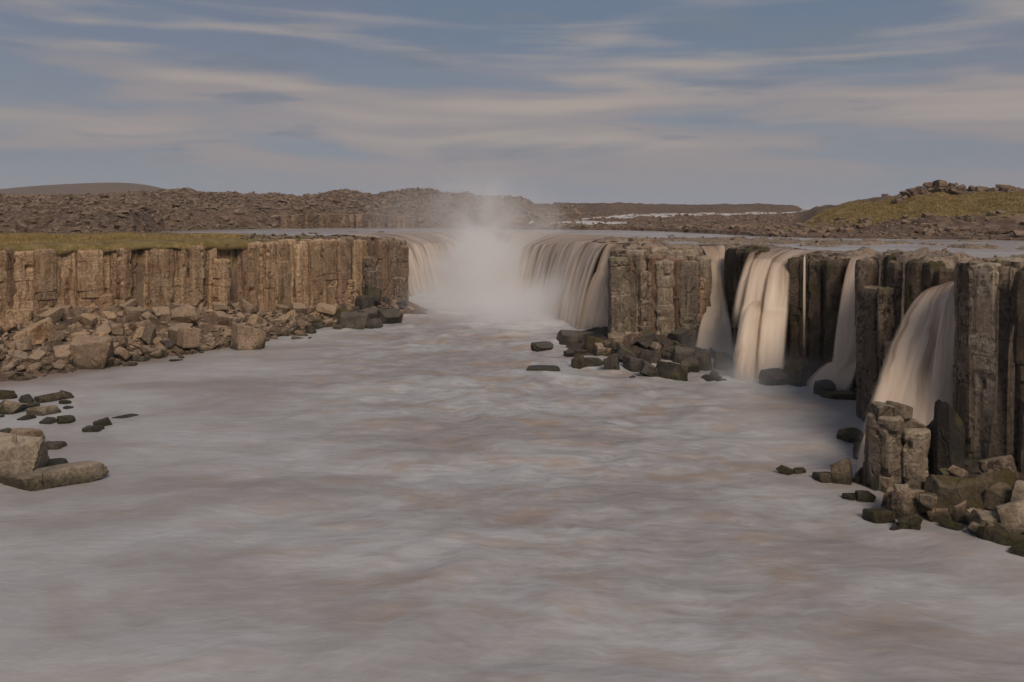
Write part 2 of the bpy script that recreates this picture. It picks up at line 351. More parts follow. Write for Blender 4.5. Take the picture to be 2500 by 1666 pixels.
def mat_ground():
    m, g, out = material('plateau_ground')
    P = g.new('ShaderNodeNewGeometry').outputs['Position']
    gr = g.new('ShaderNodeAttribute', attribute_name='grass').outputs['Fac']; sh = g.new('ShaderNodeAttribute', attribute_name='shelf').outputs['Fac']
    Nz = g.sep(g.new('ShaderNodeNewGeometry').outputs['Normal'])[2]
    a = g.noise(P, .05, 6, .6); b = g.noise(P, .5, 8, .7); c = g.noise(P, 3.5, 7, .75); d = g.noise(P, .17, 5, .6)
    rk = g.mix(g.ramp(b, .38, .62), (.085, .058, .042), (.225, .160, .118))
    rk = g.mix(g.ramp(c, .40, .60, .6, 0), rk, (.065, .046, .034))
    rk = g.mix(g.ramp(a, .45, .65, 0, .5), rk, (.190, .118, .080))
    rk = g.mix(g.ramp(d, .58, .68, 0, .5), rk, (.105, .092, .036))
    shc = g.mix(g.ramp(c, .38, .60), (.110, .082, .060), (.320, .248, .188))
    shc = g.mix(g.ramp(b, .55, .70, 0, .6), shc, (.075, .055, .042))
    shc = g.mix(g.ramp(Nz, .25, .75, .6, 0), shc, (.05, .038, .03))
    rk = g.mix(sh, rk, shc)
    go = g.new('ShaderNodeAttribute', attribute_name='wetbed').outputs['Fac']
    rk = g.mix(g.math('MULTIPLY', go, .85), rk, g.mix(g.ramp(c, .4, .6), (.028, .022, .017), (.085, .066, .050)))
    gc = g.mix(g.ramp(b, .35, .65), (.150, .108, .038), (.285, .205, .092))
    gc = g.mix(g.ramp(c, .45, .65, 0, .6), gc, (.085, .070, .020))
    gc = g.mix(g.ramp(d, .5, .66, 0, .7), gc, (.200, .150, .068))
    gc = g.mix(g.ramp(g.noise(P, .9, 5, .65), .56, .66, 0, .75), gc, (.105, .070, .042))
    gc = g.mix(g.ramp(g.noise(P, .33, 4, .6), .54, .68, 0, .55), gc, (.098, .098, .028))
    k = g.ramp(g.math('ADD', gr, g.math('MULTIPLY', g.math('SUBTRACT', c, .5), .8)), .35, .65)
    col = g.mix(k, rk, gc)
    vor = g.new('ShaderNodeTexVoronoi'); g.put(vor.inputs['Vector'], P); vor.inputs['Scale'].default_value = .8
    hh = g.math('ADD', g.math('MULTIPLY', vor.outputs[0], .5), g.math('ADD', b, g.math('MULTIPLY', c, .4)))
    principled(g, out, col, .92, g.bump(hh, .8, .35), .2)
    return m
M['ground'] = mat_ground()

def mat_lower():
    m, g, out = material('silty_river_water')
    P = g.new('ShaderNodeNewGeometry').outputs['Position']
    A = lambda n: g.new('ShaderNodeAttribute', attribute_name=n).outputs['Fac']
    tb, cr, fm, slack_reflect = A('turb'), A('crest'), A('foam'), A('slack')
    w = g.noise(P, .09, 3, .5, 0, 1)
    Pw = g.add3(P, g.mul3(g.vmath('SUBTRACT', w, (.5, .5, .5)), (8, 8, 0)))
    a = g.noise(g.mul3(Pw, (.55, 1.0, 1)), .12, 5, .55, .1)
    b = g.noise(g.mul3(Pw, (.5, 1.0, 1)), .50, 5, .58, .1)
    c = g.noise(g.mul3(Pw, (.40, 1.2, 1)), 1.9, 6, .62)
    col = g.mix(g.ramp(a, .34, .62), (.300, .274, .268), (.415, .412, .420))
    col = g.mix(g.math('MULTIPLY', g.ramp(b, .48, .66), g.math('ADD', g.math('MULTIPLY', tb, .95), .08)), col, (.320, .230, .170))
    col = g.mix(g.math('MULTIPLY', g.ramp(c, .50, .66), g.math('MULTIPLY', tb, .55)), col, (.215, .172, .148))
    e = g.noise(g.mul3(P, (.34, 1.25, 1)), 1.9, 7, .68, .15)
    col = g.mix(g.math('MULTIPLY', g.ramp(e, .34, .62, .42, 0), g.math('ADD', g.math('MULTIPLY', tb, .8), .25)), col, (.175, .140, .120))
    col = g.mix(g.math('MULTIPLY', g.ramp(e, .52, .72, 0, .26), g.math('ADD', g.math('MULTIPLY', tb, .6), .4)), col, (.56, .55, .55))
    col = g.mix(g.math('MULTIPLY', slack_reflect, .6), col, (.175, .118, .078))  # brown of the slack water, and the cliff's dark reflection painted into the colour
    f = g.math('ADD', g.math('ADD', g.math('MULTIPLY', b, .46), g.math('MULTIPLY', c, .36)), g.math('ADD', g.math('MULTIPLY', a, .22), g.math('MULTIPLY', cr, .20)))
    foam = g.ramp(g.math('ADD', f, g.math('MULTIPLY', fm, .30)), .56, .82)
    col = g.mix(g.math('MULTIPLY', g.math('MULTIPLY', foam, g.math('ADD', g.math('ADD', g.math('MULTIPLY', tb, .34), .30), g.math('MULTIPLY', fm, .3))), g.math('SUBTRACT', 1.0, g.math('MULTIPLY', slack_reflect, .8))), col, (.610, .605, .610))
    hh = g.math('ADD', b, g.math('ADD', g.math('MULTIPLY', c, .25), g.math('MULTIPLY', e, .18)))
    p = principled(g, out, col, g.math('ADD', g.ramp(b, .3, .7, .32, .46), g.math('MULTIPLY', fm, .15)), g.bump(hh, .26, .35), .5)
    p.inputs['IOR'].default_value = 1.33
    return m
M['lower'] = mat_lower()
def mat_upper():
    m, g, out = material('upper_river_water')
    P = g.new('ShaderNodeNewGeometry').outputs['Position']
    a = g.noise(g.mul3(P, (.35, 1, 1)), .12, 5, .6, .3); b = g.noise(g.mul3(P, (.5, 1.4, 1)), .8, 5, .6)
    col = g.mix(g.ramp(a, .35, .65), (.24, .20, .175), (.36, .325, .305))
    p = principled(g, out, col, .24, g.bump(g.math('ADD', a, g.math('MULTIPLY', b, .4)), .22, .25), .5)
    p.inputs['IOR'].default_value = 1.33
    return m
M['upper'] = mat_upper()
def mat_fall(name='falling_silty_water', dark=(.225, .148, .096), mid=(.50, .360, .250), pale=(.78, .65, .525)):
    m, g, out = material(name)
    uv = g.new('ShaderNodeUVMap', uv_map='UVMap').outputs[0]; U, V, _ = g.sep(uv)
    den = g.new('ShaderNodeAttribute', attribute_name='dense').outputs['Fac']; foam = g.new('ShaderNodeAttribute', attribute_name='foam').outputs['Fac']
    wv = g.math('ADD', U, g.math('MULTIPLY', g.math('SUBTRACT', g.noise(g.comb(U, V, 0), .5, 2), .5), .5))
    s1 = g.noise(g.comb(wv, g.math('MULTIPLY', V, .12), 0), .55, 3, .5)
    s2 = g.noise(g.comb(wv, g.math('MULTIPLY', V, .05), 4.4), 2.6, 3, .5)
    s = g.math('ADD', g.math('MULTIPLY', s1, .66), g.math('MULTIPLY', s2, .34))
    col = g.mix(g.ramp(s, .36, .52), dark, mid)
    col = g.mix(g.math('MULTIPLY', g.ramp(g.math('ADD', s, g.math('MULTIPLY', foam, .20)), .50, .70), .9), col, pale)
    al = g.ramp(g.math('ADD', den, g.math('MULTIPLY', g.math('SUBTRACT', s, .5), 1.5)), -.05, .68)
    p = g.new('ShaderNodeBsdfPrincipled'); g.put(p.inputs['Base Color'], col); p.inputs['Roughness'].default_value = .42; p.inputs['Specular IOR Level'].default_value = .35
    g.put(p.inputs['Normal'], g.bump(s, .25, .25))
    tl = g.new('ShaderNodeBsdfTranslucent'); g.put(tl.inputs[0], col)
    mx = g.new('ShaderNodeMixShader'); mx.inputs[0].default_value = .28; g.l.new(p.outputs[0], mx.inputs[1]); g.l.new(tl.outputs[0], mx.inputs[2])
    tr = g.new('ShaderNodeBsdfTransparent'); m2 = g.new('ShaderNodeMixShader'); g.put(m2.inputs[0], al)
    g.l.new(tr.outputs[0], m2.inputs[1]); g.l.new(mx.outputs[0], m2.inputs[2]); g.l.new(m2.outputs[0], out.inputs[0])
    return m
M['fall'] = mat_fall()
def mat_grass(name, c1, c2):
    m, g, out = material(name)
    P = g.new('ShaderNodeNewGeometry').outputs['Position']
    col = g.mix(g.ramp(g.noise(P, .35, 5, .65), .35, .65), c1, c2)
    col = g.mix(g.ramp(g.noise(P, 3.0, 3), .5, .7, 0, .7), col, (.235, .175, .085))
    principled(g, out, col, .8, None, .2); return m
M['grass'] = mat_grass('dry_grass', (.190, .138, .045), (.360, .262, .118))

# ------------------------------------------------------------------ ground
def build_ground():
    xs = axis(-5200, -62, 46, 5200, .5, 1.028); ys = axis(-120, 24, 150, 6500, .5, 1.022)
    X, Y = np.meshgrid(xs, ys); x, y = X.ravel(), Y.ravel()
    z, q = height(x, y)
    me = mesh_from('ground', np.stack([x, y, z], -1), grid_faces(len(ys), len(xs)))
    left_g = (q['land'] & ~q['far'])*np.clip(sstep(-20, -33, x)*.9+.3*q['nm']-.55*sstep(118, 126, y-.18*(x+45)), 0, 1)
    hillg = sstep(1960, 2060, q['u'])*q['far']*sstep(.22, .34, q['t']+.14*q['nm'])*(1-sstep(.76, .88, q['t']+.1*q['nm']))
    hillg2 = q['far']*sstep(1700, 1850, q['u'])*(q['u'] < 2060)*sstep(.03, .08, q['t'])*(1-sstep(.16, .24, q['t']))*.8
    attr(me, 'grass', np.clip(left_g+hillg+hillg2, 0, 1)); attr(me, 'shelf', (q['shelf'] & ~q['far'])*1.0); attr(me, 'wetbed', (q['gorge'] & (x > -12))*1.0)
    obj('ground', me, M['ground'], kind='structure', label='brown rocky plateau and river bed with grassy patches')
build_ground()

# ------------------------------------------------------------------ water surfaces
def build_lower():
    xs = axis(-150, -50, 36, 130, .45, 1.06); ys = axis(-110, 16, 150, 152, .45, 1.06)
    X, Y = np.meshgrid(xs, ys); x, y = X.ravel(), Y.ravel()
    # rough water runs down the middle of the gorge, smoother by the banks and close by
    mid = np.interp(y, [-100, 20, 40, 60, 90, 130], [8, 6, 3, 1, -4, -6]); wd = np.interp(y, [0, 30, 60, 90, 130], [16, 16, 17, 16, 18])
    turb = np.exp(-((x-mid)/wd)**2)*np.interp(y, [0, 18, 30, 60, 90, 130], [.15, .25, .6, .9, 1, 1])
    n1 = fbm2(x/4.2+fbm2(x/9, y/9, 2, 70), y/2.6, 4, 60); n2 = fbm2(x/1.7, y/1.1, 3, 66)
    n4 = fbm2(x/.95+n1, y/.62, 2, 91)
    z = (.05+.60*turb)*n1+(.015+.24*turb)*n2+.09*turb*n4
    me = mesh_from('river', np.stack([x, y, z], -1), grid_faces(len(ys), len(xs)))
    foam = np.zeros(len(x))
    for (p, q), wd_, k in (((FALLS['cascade'][-1]), 2.5, 1), ((FALLS['notch'][-1]), 2.2, .9), ((FALLS['broad'][-1]), 2.4, 1.1), ((FALLS['spout'][-1]), 2.0, .8), (((17.3, 39.4), (18.0, 38.4)), 1.6, .9)):
        foam = np.maximum(foam, k*np.exp(-(dist_poly(x, y, np.array([p[:2], q[:2]], float))/wd_)**2))
    lipd = dist_poly(x, y, LIPA[:9]); foam = np.maximum(foam, 1.1*np.exp(-(np.clip(lipd-4, 0, 99)/9)**2))
    for bx, by, br in WET:      # a pale collar round each stone and a wake downstream of it
        dd = np.hypot(x-bx, y-by); dx_, dy_ = x-bx, y-by
        foam = np.maximum(foam, .28*np.exp(-((dd-br)/.35)**2)); foam = np.maximum(foam, .26*np.exp(-(dx_/(br*.7+.1))**2)*np.exp(-np.clip(-dy_-br*.4, 0, 99)/1.6)*(dy_ < 0))
    lr_ = dist_poly(x, y, np.array(LEFT_RIM, float)); wd2 = np.interp(x, [-80, -48, -42, -35, -27.5, -22, -17], [12, 11, 14, 13, 9, 6.5, 5])
    slack = np.exp(-(np.clip(lr_-wd2-.5, 0, 99)/2.4)**2)*sstep(-22, -34, x)+.8*np.exp(-(np.clip(dist_poly(x, y, np.array([(21.5, 38.5), (22.5, 36), (27, 31), (40, 22), (60, 10)], float))-2, 0, 99)/4.5)**2)  # slack water off the scree, plus a painted cliff reflection along the right bank
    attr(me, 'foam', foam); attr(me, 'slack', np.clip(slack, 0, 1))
    attr(me, 'turb', turb); attr(me, 'crest', np.clip(n1*1.6*turb+.6*sstep(95, 125, y), 0, 1.2))
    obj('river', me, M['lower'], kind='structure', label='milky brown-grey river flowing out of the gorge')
def build_upper():
    xs = axis(-420, -80, 75, 420, .8, 1.07); ys = axis(10, 30, 228, 240, .8, 1.05)
    X, Y = np.meshgrid(xs, ys); x, y = X.ravel(), Y.ravel()
    gorge = in_poly(x, y, GORGE); s = dist_poly(x, y, RIM); dl = dist_poly(x, y, LIPA[:8]); land = in_poly(x, y, LEFT_LAND)
    z = 10.0+.03*fbm2(x/5, y/2.5, 3, 80)*sstep(8, 14, s)
    ok = ~gorge & (s > 4.3) & (dl > 9.3)
    f = grid_faces(len(ys), len(xs)); f = f[ok[f].all(1)]
    used = np.unique(f); re = np.zeros(len(x), int); re[used] = np.arange(len(used))
    me = mesh_from('river', np.stack([x, y, z], -1)[used], re[f])
    obj('river', me, M['upper'], kind='structure', label='broad pale river gliding towards the brink of the falls')
    # rapids farther upstream, on ground that rises away from the falls
    for k, pts in enumerate(([(1296, 553, 196, 5), (1330, 546, 205, 7), (1400, 541, 222, 9), (1460, 545, 215, 8), (1530, 546, 214, 5)],
                             [(1400, 536, 240, 3), (1480, 528, 268, 9), (1560, 524, 285, 14), (1660, 521, 300, 16), (1760, 520, 310, 16), (1850, 519, 318, 14), (1960, 519, 325, 10)])):
        P = np.array([W(u, v, d) for u, v, d, w in pts]); w = np.array([p[3] for p in pts], float)
        tt = np.linspace(0, len(P)-1, 60); C = np.stack([np.interp(tt, range(len(P)), P[:, i]) for i in range(3)], -1); ww = np.interp(tt, range(len(P)), w)
        rows = []
        for a in np.linspace(-1, 1, 9):
            yo = a*ww*(1+.5*vn2(tt*3, tt*0+a, 5))
            xx, yy2 = C[:, 0]+yo*.12, C[:, 1]+yo
            zz = np.maximum(C[:, 2]+.35+yo*.012, 0)+.18*vn2(xx/3, yy2/3, 3)
            zg = height(xx, yy2)[0]
            rows.append(np.stack([xx, yy2, zg+.10+.12*(1-abs(a))], -1))
        me = mesh_from('river', np.concatenate(rows), grid_faces(9, 60))
        obj('river', me, M['rapid'], kind='structure', label='pale rapids winding between dark lava banks upstream')
M['rapid'] = mat_fall('rapids_water', (.30, .25, .22), (.42, .37, .34), (.6, .56, .53))
def mat_rapid():
    m, g, out = material('rapids_water')
    P = g.new('ShaderNodeNewGeometry').outputs['Position']; a = g.noise(g.mul3(P, (.3, 1, 1)), .5, 5, .6)
    principled(g, out, g.mix(g.ramp(a, .4, .6), (.42, .37, .34), (.72, .67, .63)), .35, g.bump(a, .4, .3)); return m
M['rapid'] = mat_rapid()
build_upper()

# ------------------------------------------------------------------ basalt columns
def make_column(seed, nz=34, nt=60, nj=None, zf=1.0):
    r = np.random.default_rng(seed); n = int(r.choice([4, 5, 5, 6]))
    ang = -np.pi/2+(np.arange(n)+np.concatenate([[0], r.uniform(-.2, .2, n-1)]))/n*2*np.pi; dist = r.uniform(.38, .5, n); dist[0] = .44
    th = np.arange(nt)/nt*2*np.pi
    cosd = np.cos(th[:, None]-ang[None]); q = np.where(cosd > .05, dist/np.maximum(cosd, .05), 9)
    rad = np.minimum(-np.log(np.exp(-q*70).sum(1))/70+.012, .60)
    joints = np.sort(r.uniform(.08, .94, nj or r.integers(1, 4))) if zf == 1 else np.array([.02])
    zz = np.sort(np.concatenate([np.linspace(0, 1, nz), joints-.0035, joints, joints+.0035]))
    seg = np.searchsorted(joints, zz)
    sh = r.normal(0, .020, (len(joints)+1, 2)); sc = r.uniform(.95, 1.04, len(joints)+1); tl = r.normal(0, .05, (len(joints)+1, 2))
    groove = np.exp(-(np.abs(zz[:, None]-joints[None]).min(1)/.003)**2)*.032*zf
    lean = r.uniform(-.06, .06, 2); V = []
    for i, z in enumerate(zz):
        R = rad*sc[seg[i]]-groove[i]; x, y = R*np.cos(th), R*np.sin(th)
        nse = fbm3(x*2.4, y*2.4, np.full(nt, z*9*zf), 4, seed)*.075+fbm3(x*1.3, y*1.3, np.full(nt, z*60*zf), 3, seed+50)*.022*min(1, zf*1.5)
        chip = np.clip(fbm3(x*3, y*3, np.full(nt, z*14*zf), 3, seed+80)-.20, 0, 1)*.45
        if z > .975: nse = nse-((z-.975)/.025)**2*.05
        k = 1+(nse-chip)/rad; zc = z-(joints[seg[i]-1] if seg[i] else 0)
        V.append(np.stack([x*k+sh[seg[i], 0]+lean[0]*(z-.5)+tl[seg[i], 0]*zc, y*k+sh[seg[i], 1]+lean[1]*(z-.5)+tl[seg[i], 1]*zc, np.full(nt, z)], -1))
    c0 = V[-1].mean(0)
    for k, dz in ((.78, .004), (.5, .008), (.2, .009)):
        x, y = c0[0]+(V[len(zz)-1][:, 0]-c0[0])*k, c0[1]+(V[len(zz)-1][:, 1]-c0[1])*k
        V.append(np.stack([x, y, 1+dz+.022*fbm2(x*4, y*4, 3, seed)], -1))
    V = np.concatenate(V); rows = len(V)//nt
    i = np.arange(rows*nt).reshape(rows, nt); j = np.roll(i, -1, 1)
    f = np.stack([i[:-1], j[:-1], j[1:], i[1:]], -1).reshape(-1, 4)
    V = np.vstack([V, [[c0[0], c0[1], 1.01]]]); c = len(V)-1
    me = mesh_from('basalt_column', V, f)
    bm = bmesh.new(); bm.from_mesh(me); bm.verts.ensure_lookup_table()
    for a in range(nt): bm.faces.new((bm.verts[(rows-1)*nt+a], bm.verts[(rows-1)*nt+(a+1) % nt], bm.verts[c])).smooth = True
    bm.to_mesh(me); bm.free(); me.set_sharp_from_angle(angle=math.radians(38)); me.materials.append(None); return me
COLS = {}
def col_mesh(k):
    if k not in COLS: COLS[k] = make_column(100+k) if k < 50 else make_column(100+k, nj=1, zf=.36)
    return COLS[k]
def put(name, me, mat, parent=None):
    o = bpy.data.objects.new(name, me); COL.objects.link(o)
    o.material_slots[0].link = 'OBJECT'; o.material_slots[0].material = M[mat]
    if parent: o.parent = parent
    return o
def cliff(label, pts, mat, width=(1.0, 1.7), rows=((0, 0),), seed=0, zb=-.6, group=None, gaps=(), name='basalt_cliff', jit=.22, overlap=.74, mats=None, topj=.3, brk=.16):
    """pts: (x, y, top) along the foot of the wall with the gorge on the right-hand side"""
    r = random.Random(seed); P = np.array(pts, float)
    root = bpy.data.objects.new(name, None); COL.objects.link(root); mp = P[len(P)//2]
    root.location = (mp[0], mp[1], zb); root['label'] = label; root['category'] = 'cliff'
    if group: root['group'] = group
    L = np.concatenate([[0], np.cumsum(np.hypot(np.diff(P[:, 0]), np.diff(P[:, 1])))])
    for off, dz in rows:
        s = r.uniform(0, .4)
        while s < L[-1]:
            w = r.uniform(*width)
            x, y, zt = [np.interp(s, L, P[:, i]) for i in range(3)]
            x2, y2 = [np.interp(min(s+.3, L[-1]), L, P[:, i]) for i in (0, 1)]; x1, y1 = [np.interp(max(s-.3, 0), L, P[:, i]) for i in (0, 1)]
            tx, ty = x2-x1, y2-y1; n = math.hypot(tx, ty) or 1; nx, ny = ty/n, -tx/n
            push = r.gauss(0, jit)+off
            for g0, g1, gd in gaps:
                if g0 <= s <= g1: push -= gd
            top = zt+dz+r.uniform(-topj, topj*.6)
            broken = off > -.5 and r.random() < brk
            if broken: top -= r.choice((r.uniform(.4, 2.0), r.uniform(2.0, 6.0))); push += .32
            k = r.randrange(14)
            o = put('broken_column' if broken else 'basalt_column', col_mesh(k), r.choice(mats) if mats else mat, root)
            o.location = (x+nx*push-mp[0], y+ny*push-mp[1], 0)
            o.rotation_euler = (0, 0, math.atan2(nx, -ny)+r.gauss(0, .20)); o.scale = (w*1.15, max(w, 1.1)*r.uniform(.95, 1.2), top-zb)
            s += w*overlap
    return root
def uvpts(*a): return [((u-U0)*d/F, d, z) for u, d, z in a]
LONG = cliff('long brown columnar cliff with turf on its rim above a boulder scree', [(-58, 62.5, 9.7), (-48, 73, 9.9), (-41.8, 79.5, 9.75), (-35, 83.5, 9.85), (-27.5, 94.5, 9.9), (-19.6, 101.8, 10.0)],
      'warm', (.7, 2.1), ((.1, 0), (-.7, .1)), 3, jit=.20, topj=.16, brk=.22, gaps=((26.2, 27.6, 1.6), (36.2, 38.5, 1.3)), overlap=.62, mats=['warm', 'warm', 'warm', 'rust'])
cliff('dark wet end of the long cliff beside the main fall', [(-19.2, 102.2, 10.0), (-17.0, 104.3, 9.9), (-15.9, 106, 9.5), (-16.4, 112, 9.5), (-18.4, 120, 9.2), (-20.2, 127, 8.9)], 'dark', (1.0, 1.9), ((.1, 0),), 8, overlap=.62, mats=['rust', 'speck', 'dark', 'speck'], brk=.3)
cliff('pale grey-brown column block between the silty cascade and the notch fall', [(12.3, 87, 9.6), (12.0, 80.5, 9.2), (10.4, 76.6, 8.9), (14.5, 75.8, 8.75), (18.75, 76.9, 8.9), (19.1, 79.0, 8.9)],
      'grey', (1.2, 2.0), ((.1, 0), (-1.2, .55), (-2.4, .95)), 21, overlap=.70, jit=.34, mats=['grey', 'grey', 'rust', 'speck'])
cliff('dark narrow column buttress between the notch fall and the broad fall', [(22.3, 79.4, 9.5), (22.0, 77.2, 9.9), (22.5, 73.8, 9.9), (21.9, 70.2, 9.8)], 'dark', (1.0, 1.6), ((0, 0), (-1, .1)), 31, overlap=.7)
cliff('stepped dark wall behind the broad two-tier fall', [(21.0, 68.3, 8.7), (23.8, 65.8, 8.3)], 'dark', (1.0, 1.5), ((-.5, 0),), 33, overlap=.7)
cliff('black mossy column wall with thin water strands', [(24.1, 65.6, 9.5), (25.4, 63.9, 9.6), (26.7, 62.3, 9.7)], 'dark', (1.0, 1.5), ((.1, 0), (-1, .2)), 41, overlap=.7)
cliff('dark wall behind the single spout', [(26.9, 61.5, 9.2), (27.3, 59.6, 9.2)], 'dark', (.9, 1.4), ((-.6, 0),), 43, overlap=.7)
cliff('speckled brown column buttress standing between the spout and the leaping fall', [(28.2, 58.6, 10.0), (26.2, 55, 10.1), (24.3, 51.7, 10.2), (23.4, 50.2, 10.3), (23.8, 48, 10.3), (24.4, 46.4, 10.2)],
      'speck', (1.0, 1.5), ((.15, 0), (-.9, .1)), 52, overlap=.7, mats=['speck', 'speck', 'dark'])
cliff('mossy recess wall behind the leaping fall', [(24.6, 45.9, 10.1), (24.9, 43.6, 9.0), (25.2, 41.6, 9.4)], 'dark', (.9, 1.3), ((-.5, 0),), 57, overlap=.7)
cliff('tall pale speckled column cluster with a rounded lichen top beside the leaping fall', [(24.4, 41.0, 10.5), (23.2, 39.5, 10.6), (23.3, 38.4, 10.65), (23.7, 37.4, 10.65)], 'pillar', (1.05, 1.4), ((.1, 0), (-.9, .1)), 61, overlap=.66, jit=.1, brk=0, mats=['pillar', 'pillar', 'speck'])
cliff('dark brown mossy column wall running on from the tall pale cluster', [(24.5, 36.3, 10.6), (25.3, 35.2, 10.6), (27.2, 33.7, 10.6), (32, 30.2, 10.6)], 'speck', (1.1, 1.6), ((.1, 0), (-.9, .1)), 66, overlap=.68, mats=['dark', 'speck', 'speck'], brk=.05)
cliff('low hazy column cliff along the far river bank', uvpts((690, 203, 13.2), (760, 206, 13.6), (830, 213, 13.9), (920, 217, 13.8), (1010, 219, 13.2)), 'lava', (1.3, 2.2), ((.2, 0),), 71, zb=9.4, overlap=.7)

def turf():
    P = np.array([p for p in LEFT_RIM[1:6]], float); L = np.concatenate([[0], np.cumsum(np.hypot(*np.diff(P, axis=0).T))])
    n = 150; S = np.linspace(4, L[-1]-6, n); x, y = [np.interp(S, L, P[:, i]) for i in (0, 1)]
    tx, ty = np.gradient(x), np.gradient(y)
    for _ in range(12): tx[1:-1] = (tx[:-2]+2*tx[1:-1]+tx[2:])/4; ty[1:-1] = (ty[:-2]+2*ty[1:-1]+ty[2:])/4
    k = np.hypot(tx, ty); nx, ny = ty/k, -tx/k
    droop = .32+.45*fbm2(S/2.2, S*0, 3, 5)+.35*np.clip(fbm2(S/6, S*0+4, 2, 8)*2, -1, 1); reach = .95+.5*fbm2(S/1.7, S*0+9, 3, 12)
    lift = .10+.25*fbm2(S/5, S*0, 2, 31)
    rows = []
    for f, z in ((-4.5, 9.9), (-3, 10.28), (-1.5, 10.38), (-.2, 10.36), (.35, 10.28), (.75, 10.12)): rows.append((f*np.where(f > 0, reach, 1), z+lift*(f > -4)))
    rows += [(reach, 10.0-.35*droop), (reach*1.02, 9.95-.8*droop), (reach*.75, 9.95-1.0*droop)]
    V = np.concatenate([np.stack([x+nx*f, y+ny*f, z+.07*fbm2(x*1.5+i, y*1.5, 3, 77)], -1) for i, (f, z) in enumerate(rows)])
    me = mesh_from('turf', V, grid_faces(len(rows), n)); attr(me, 'grass', np.ones(len(V)))
    o = obj('turf', me, M['ground'], LONG); o.location = tuple(-c for c in LONG.location)
turf()
# ------------------------------------------------------------------ boulders
def ico(sub):
    bm = bmesh.new(); bmesh.ops.create_icosphere(bm, subdivisions=sub, radius=1)
    v = np.array([p.co[:] for p in bm.verts]); f = np.array([[q.index for q in t.verts] for t in bm.faces]); bm.free(); return v, f
ICO = {k: ico(k) for k in (4, 5)}
def make_boulder(seed, sub=5, kind='block'):
    r = np.random.default_rng(seed); D, f = ICO[sub]
    asp = {'block': r.uniform(.55, 1, 3), 'slab': np.array([1, r.uniform(.6, .9), r.uniform(.28, .42)]), 'prism': np.array([1, r.uniform(.45, .6), r.uniform(.42, .55)]), 'wedge': r.uniform(.6, 1, 3)}[kind]
    N = [np.eye(3)[i]*s for i in range(3) for s in (1, -1)]; d = [asp[i] for i in range(3) for s in (1, -1)]
    N = [n+r.normal(0, .13, 3) for n in N]
    for _ in range({'block': 5, 'slab': 4, 'prism': 6, 'wedge': 7}[kind]):
        n = r.normal(0, 1, 3); n /= np.linalg.norm(n)
        N.append(n); d.append(r.uniform(.62, .88)*(np.abs(n)*asp).sum())
    N = np.array([n/np.linalg.norm(n) for n in N]); d = np.array(d)
    c = D@N.T; q = np.where(c > .03, d/np.maximum(c, .03), 30)
    k = 75; qm = q.min(1); R = qm-np.log(np.exp(-(q-qm[:, None])*k).sum(1))/k
    p = D*R[:, None]
    n = fbm3(p[:, 0]*2.2, p[:, 1]*2.2, p[:, 2]*2.2, 5, seed)*.065+fbm3(p[:, 0]*7, p[:, 1]*7, p[:, 2]*9, 3, seed+9)*.030
    p = p*(1+n[:, None])
    A = np.array(Matrix.Rotation(r.uniform(0, 6.28), 3, 'Z') @ Matrix.Rotation(r.uniform(-.5, .5), 3, 'X') @ Matrix.Rotation(r.uniform(-.5, .5), 3, 'Y'))
    if kind != 'slab': p = p@A.T
    lo, hi = p.min(0), p.max(0); p = (p-(lo+hi)/2)/(hi-lo)
    me = mesh_from('boulder', p, f); me.set_sharp_from_angle(angle=math.radians(32)); return me
BSRC, BM = {}, {}
KINDS = ['block', 'block', 'prism', 'wedge', 'slab']
def boulder_mesh(k):
    if k not in BM:
        BM[k] = make_boulder(500+k, 5 if k < 8 else 4, KINDS[k % 5]); BM[k].materials.append(None)
    return BM[k]
WET = []
def boulder(label, x, y, z, size, mat, k, rot=(0, 0, 0), group=None, name='boulder'):
    o = put(name, boulder_mesh(k), mat)
    o.location = (x, y, z); o.scale = size; o.rotation_euler = rot
    o['label'] = label; o['category'] = 'boulder'
    if group: o['group'] = group
    if abs(z) < size[2]*.55 and name == 'boulder': WET.append((x, y, max(size[0], size[1])*.5))
    return o
def rock_at(label, u0, u1, vt, vb, mat, k, rz=0.0, dep=.8, base=0.0, group=None, name='boulder', sink=.35):
    """a boulder seen across photo columns u0..u1, top row vt, meeting the ground (height base) at row vb"""
    d = (EYE-base)*F/(vb-V0); w = (u1-u0)*d/F; dp = w*dep; h = max((vb-vt)*d/F-.1*dp, .12)
    hh = h*(1+sink)+.15
    return boulder(label, ((u0+u1)/2-U0)*(d+dp*.4)/F, d+dp*.45, base+h-hh/2, (w*1.04, dp, hh), mat, k, (0, 0, rz), group, name)

HUE = {'scree': 'brown', 'warm': 'warm brown', 'pale': 'pale tan', 'grey': 'grey', 'moss': 'mossy', 'wetrock': 'wet black', 'speck': 'speckled', 'lava': 'dark'}
def size3(v, a, b): return 'small' if v < a else 'large' if v > b else 'middling'
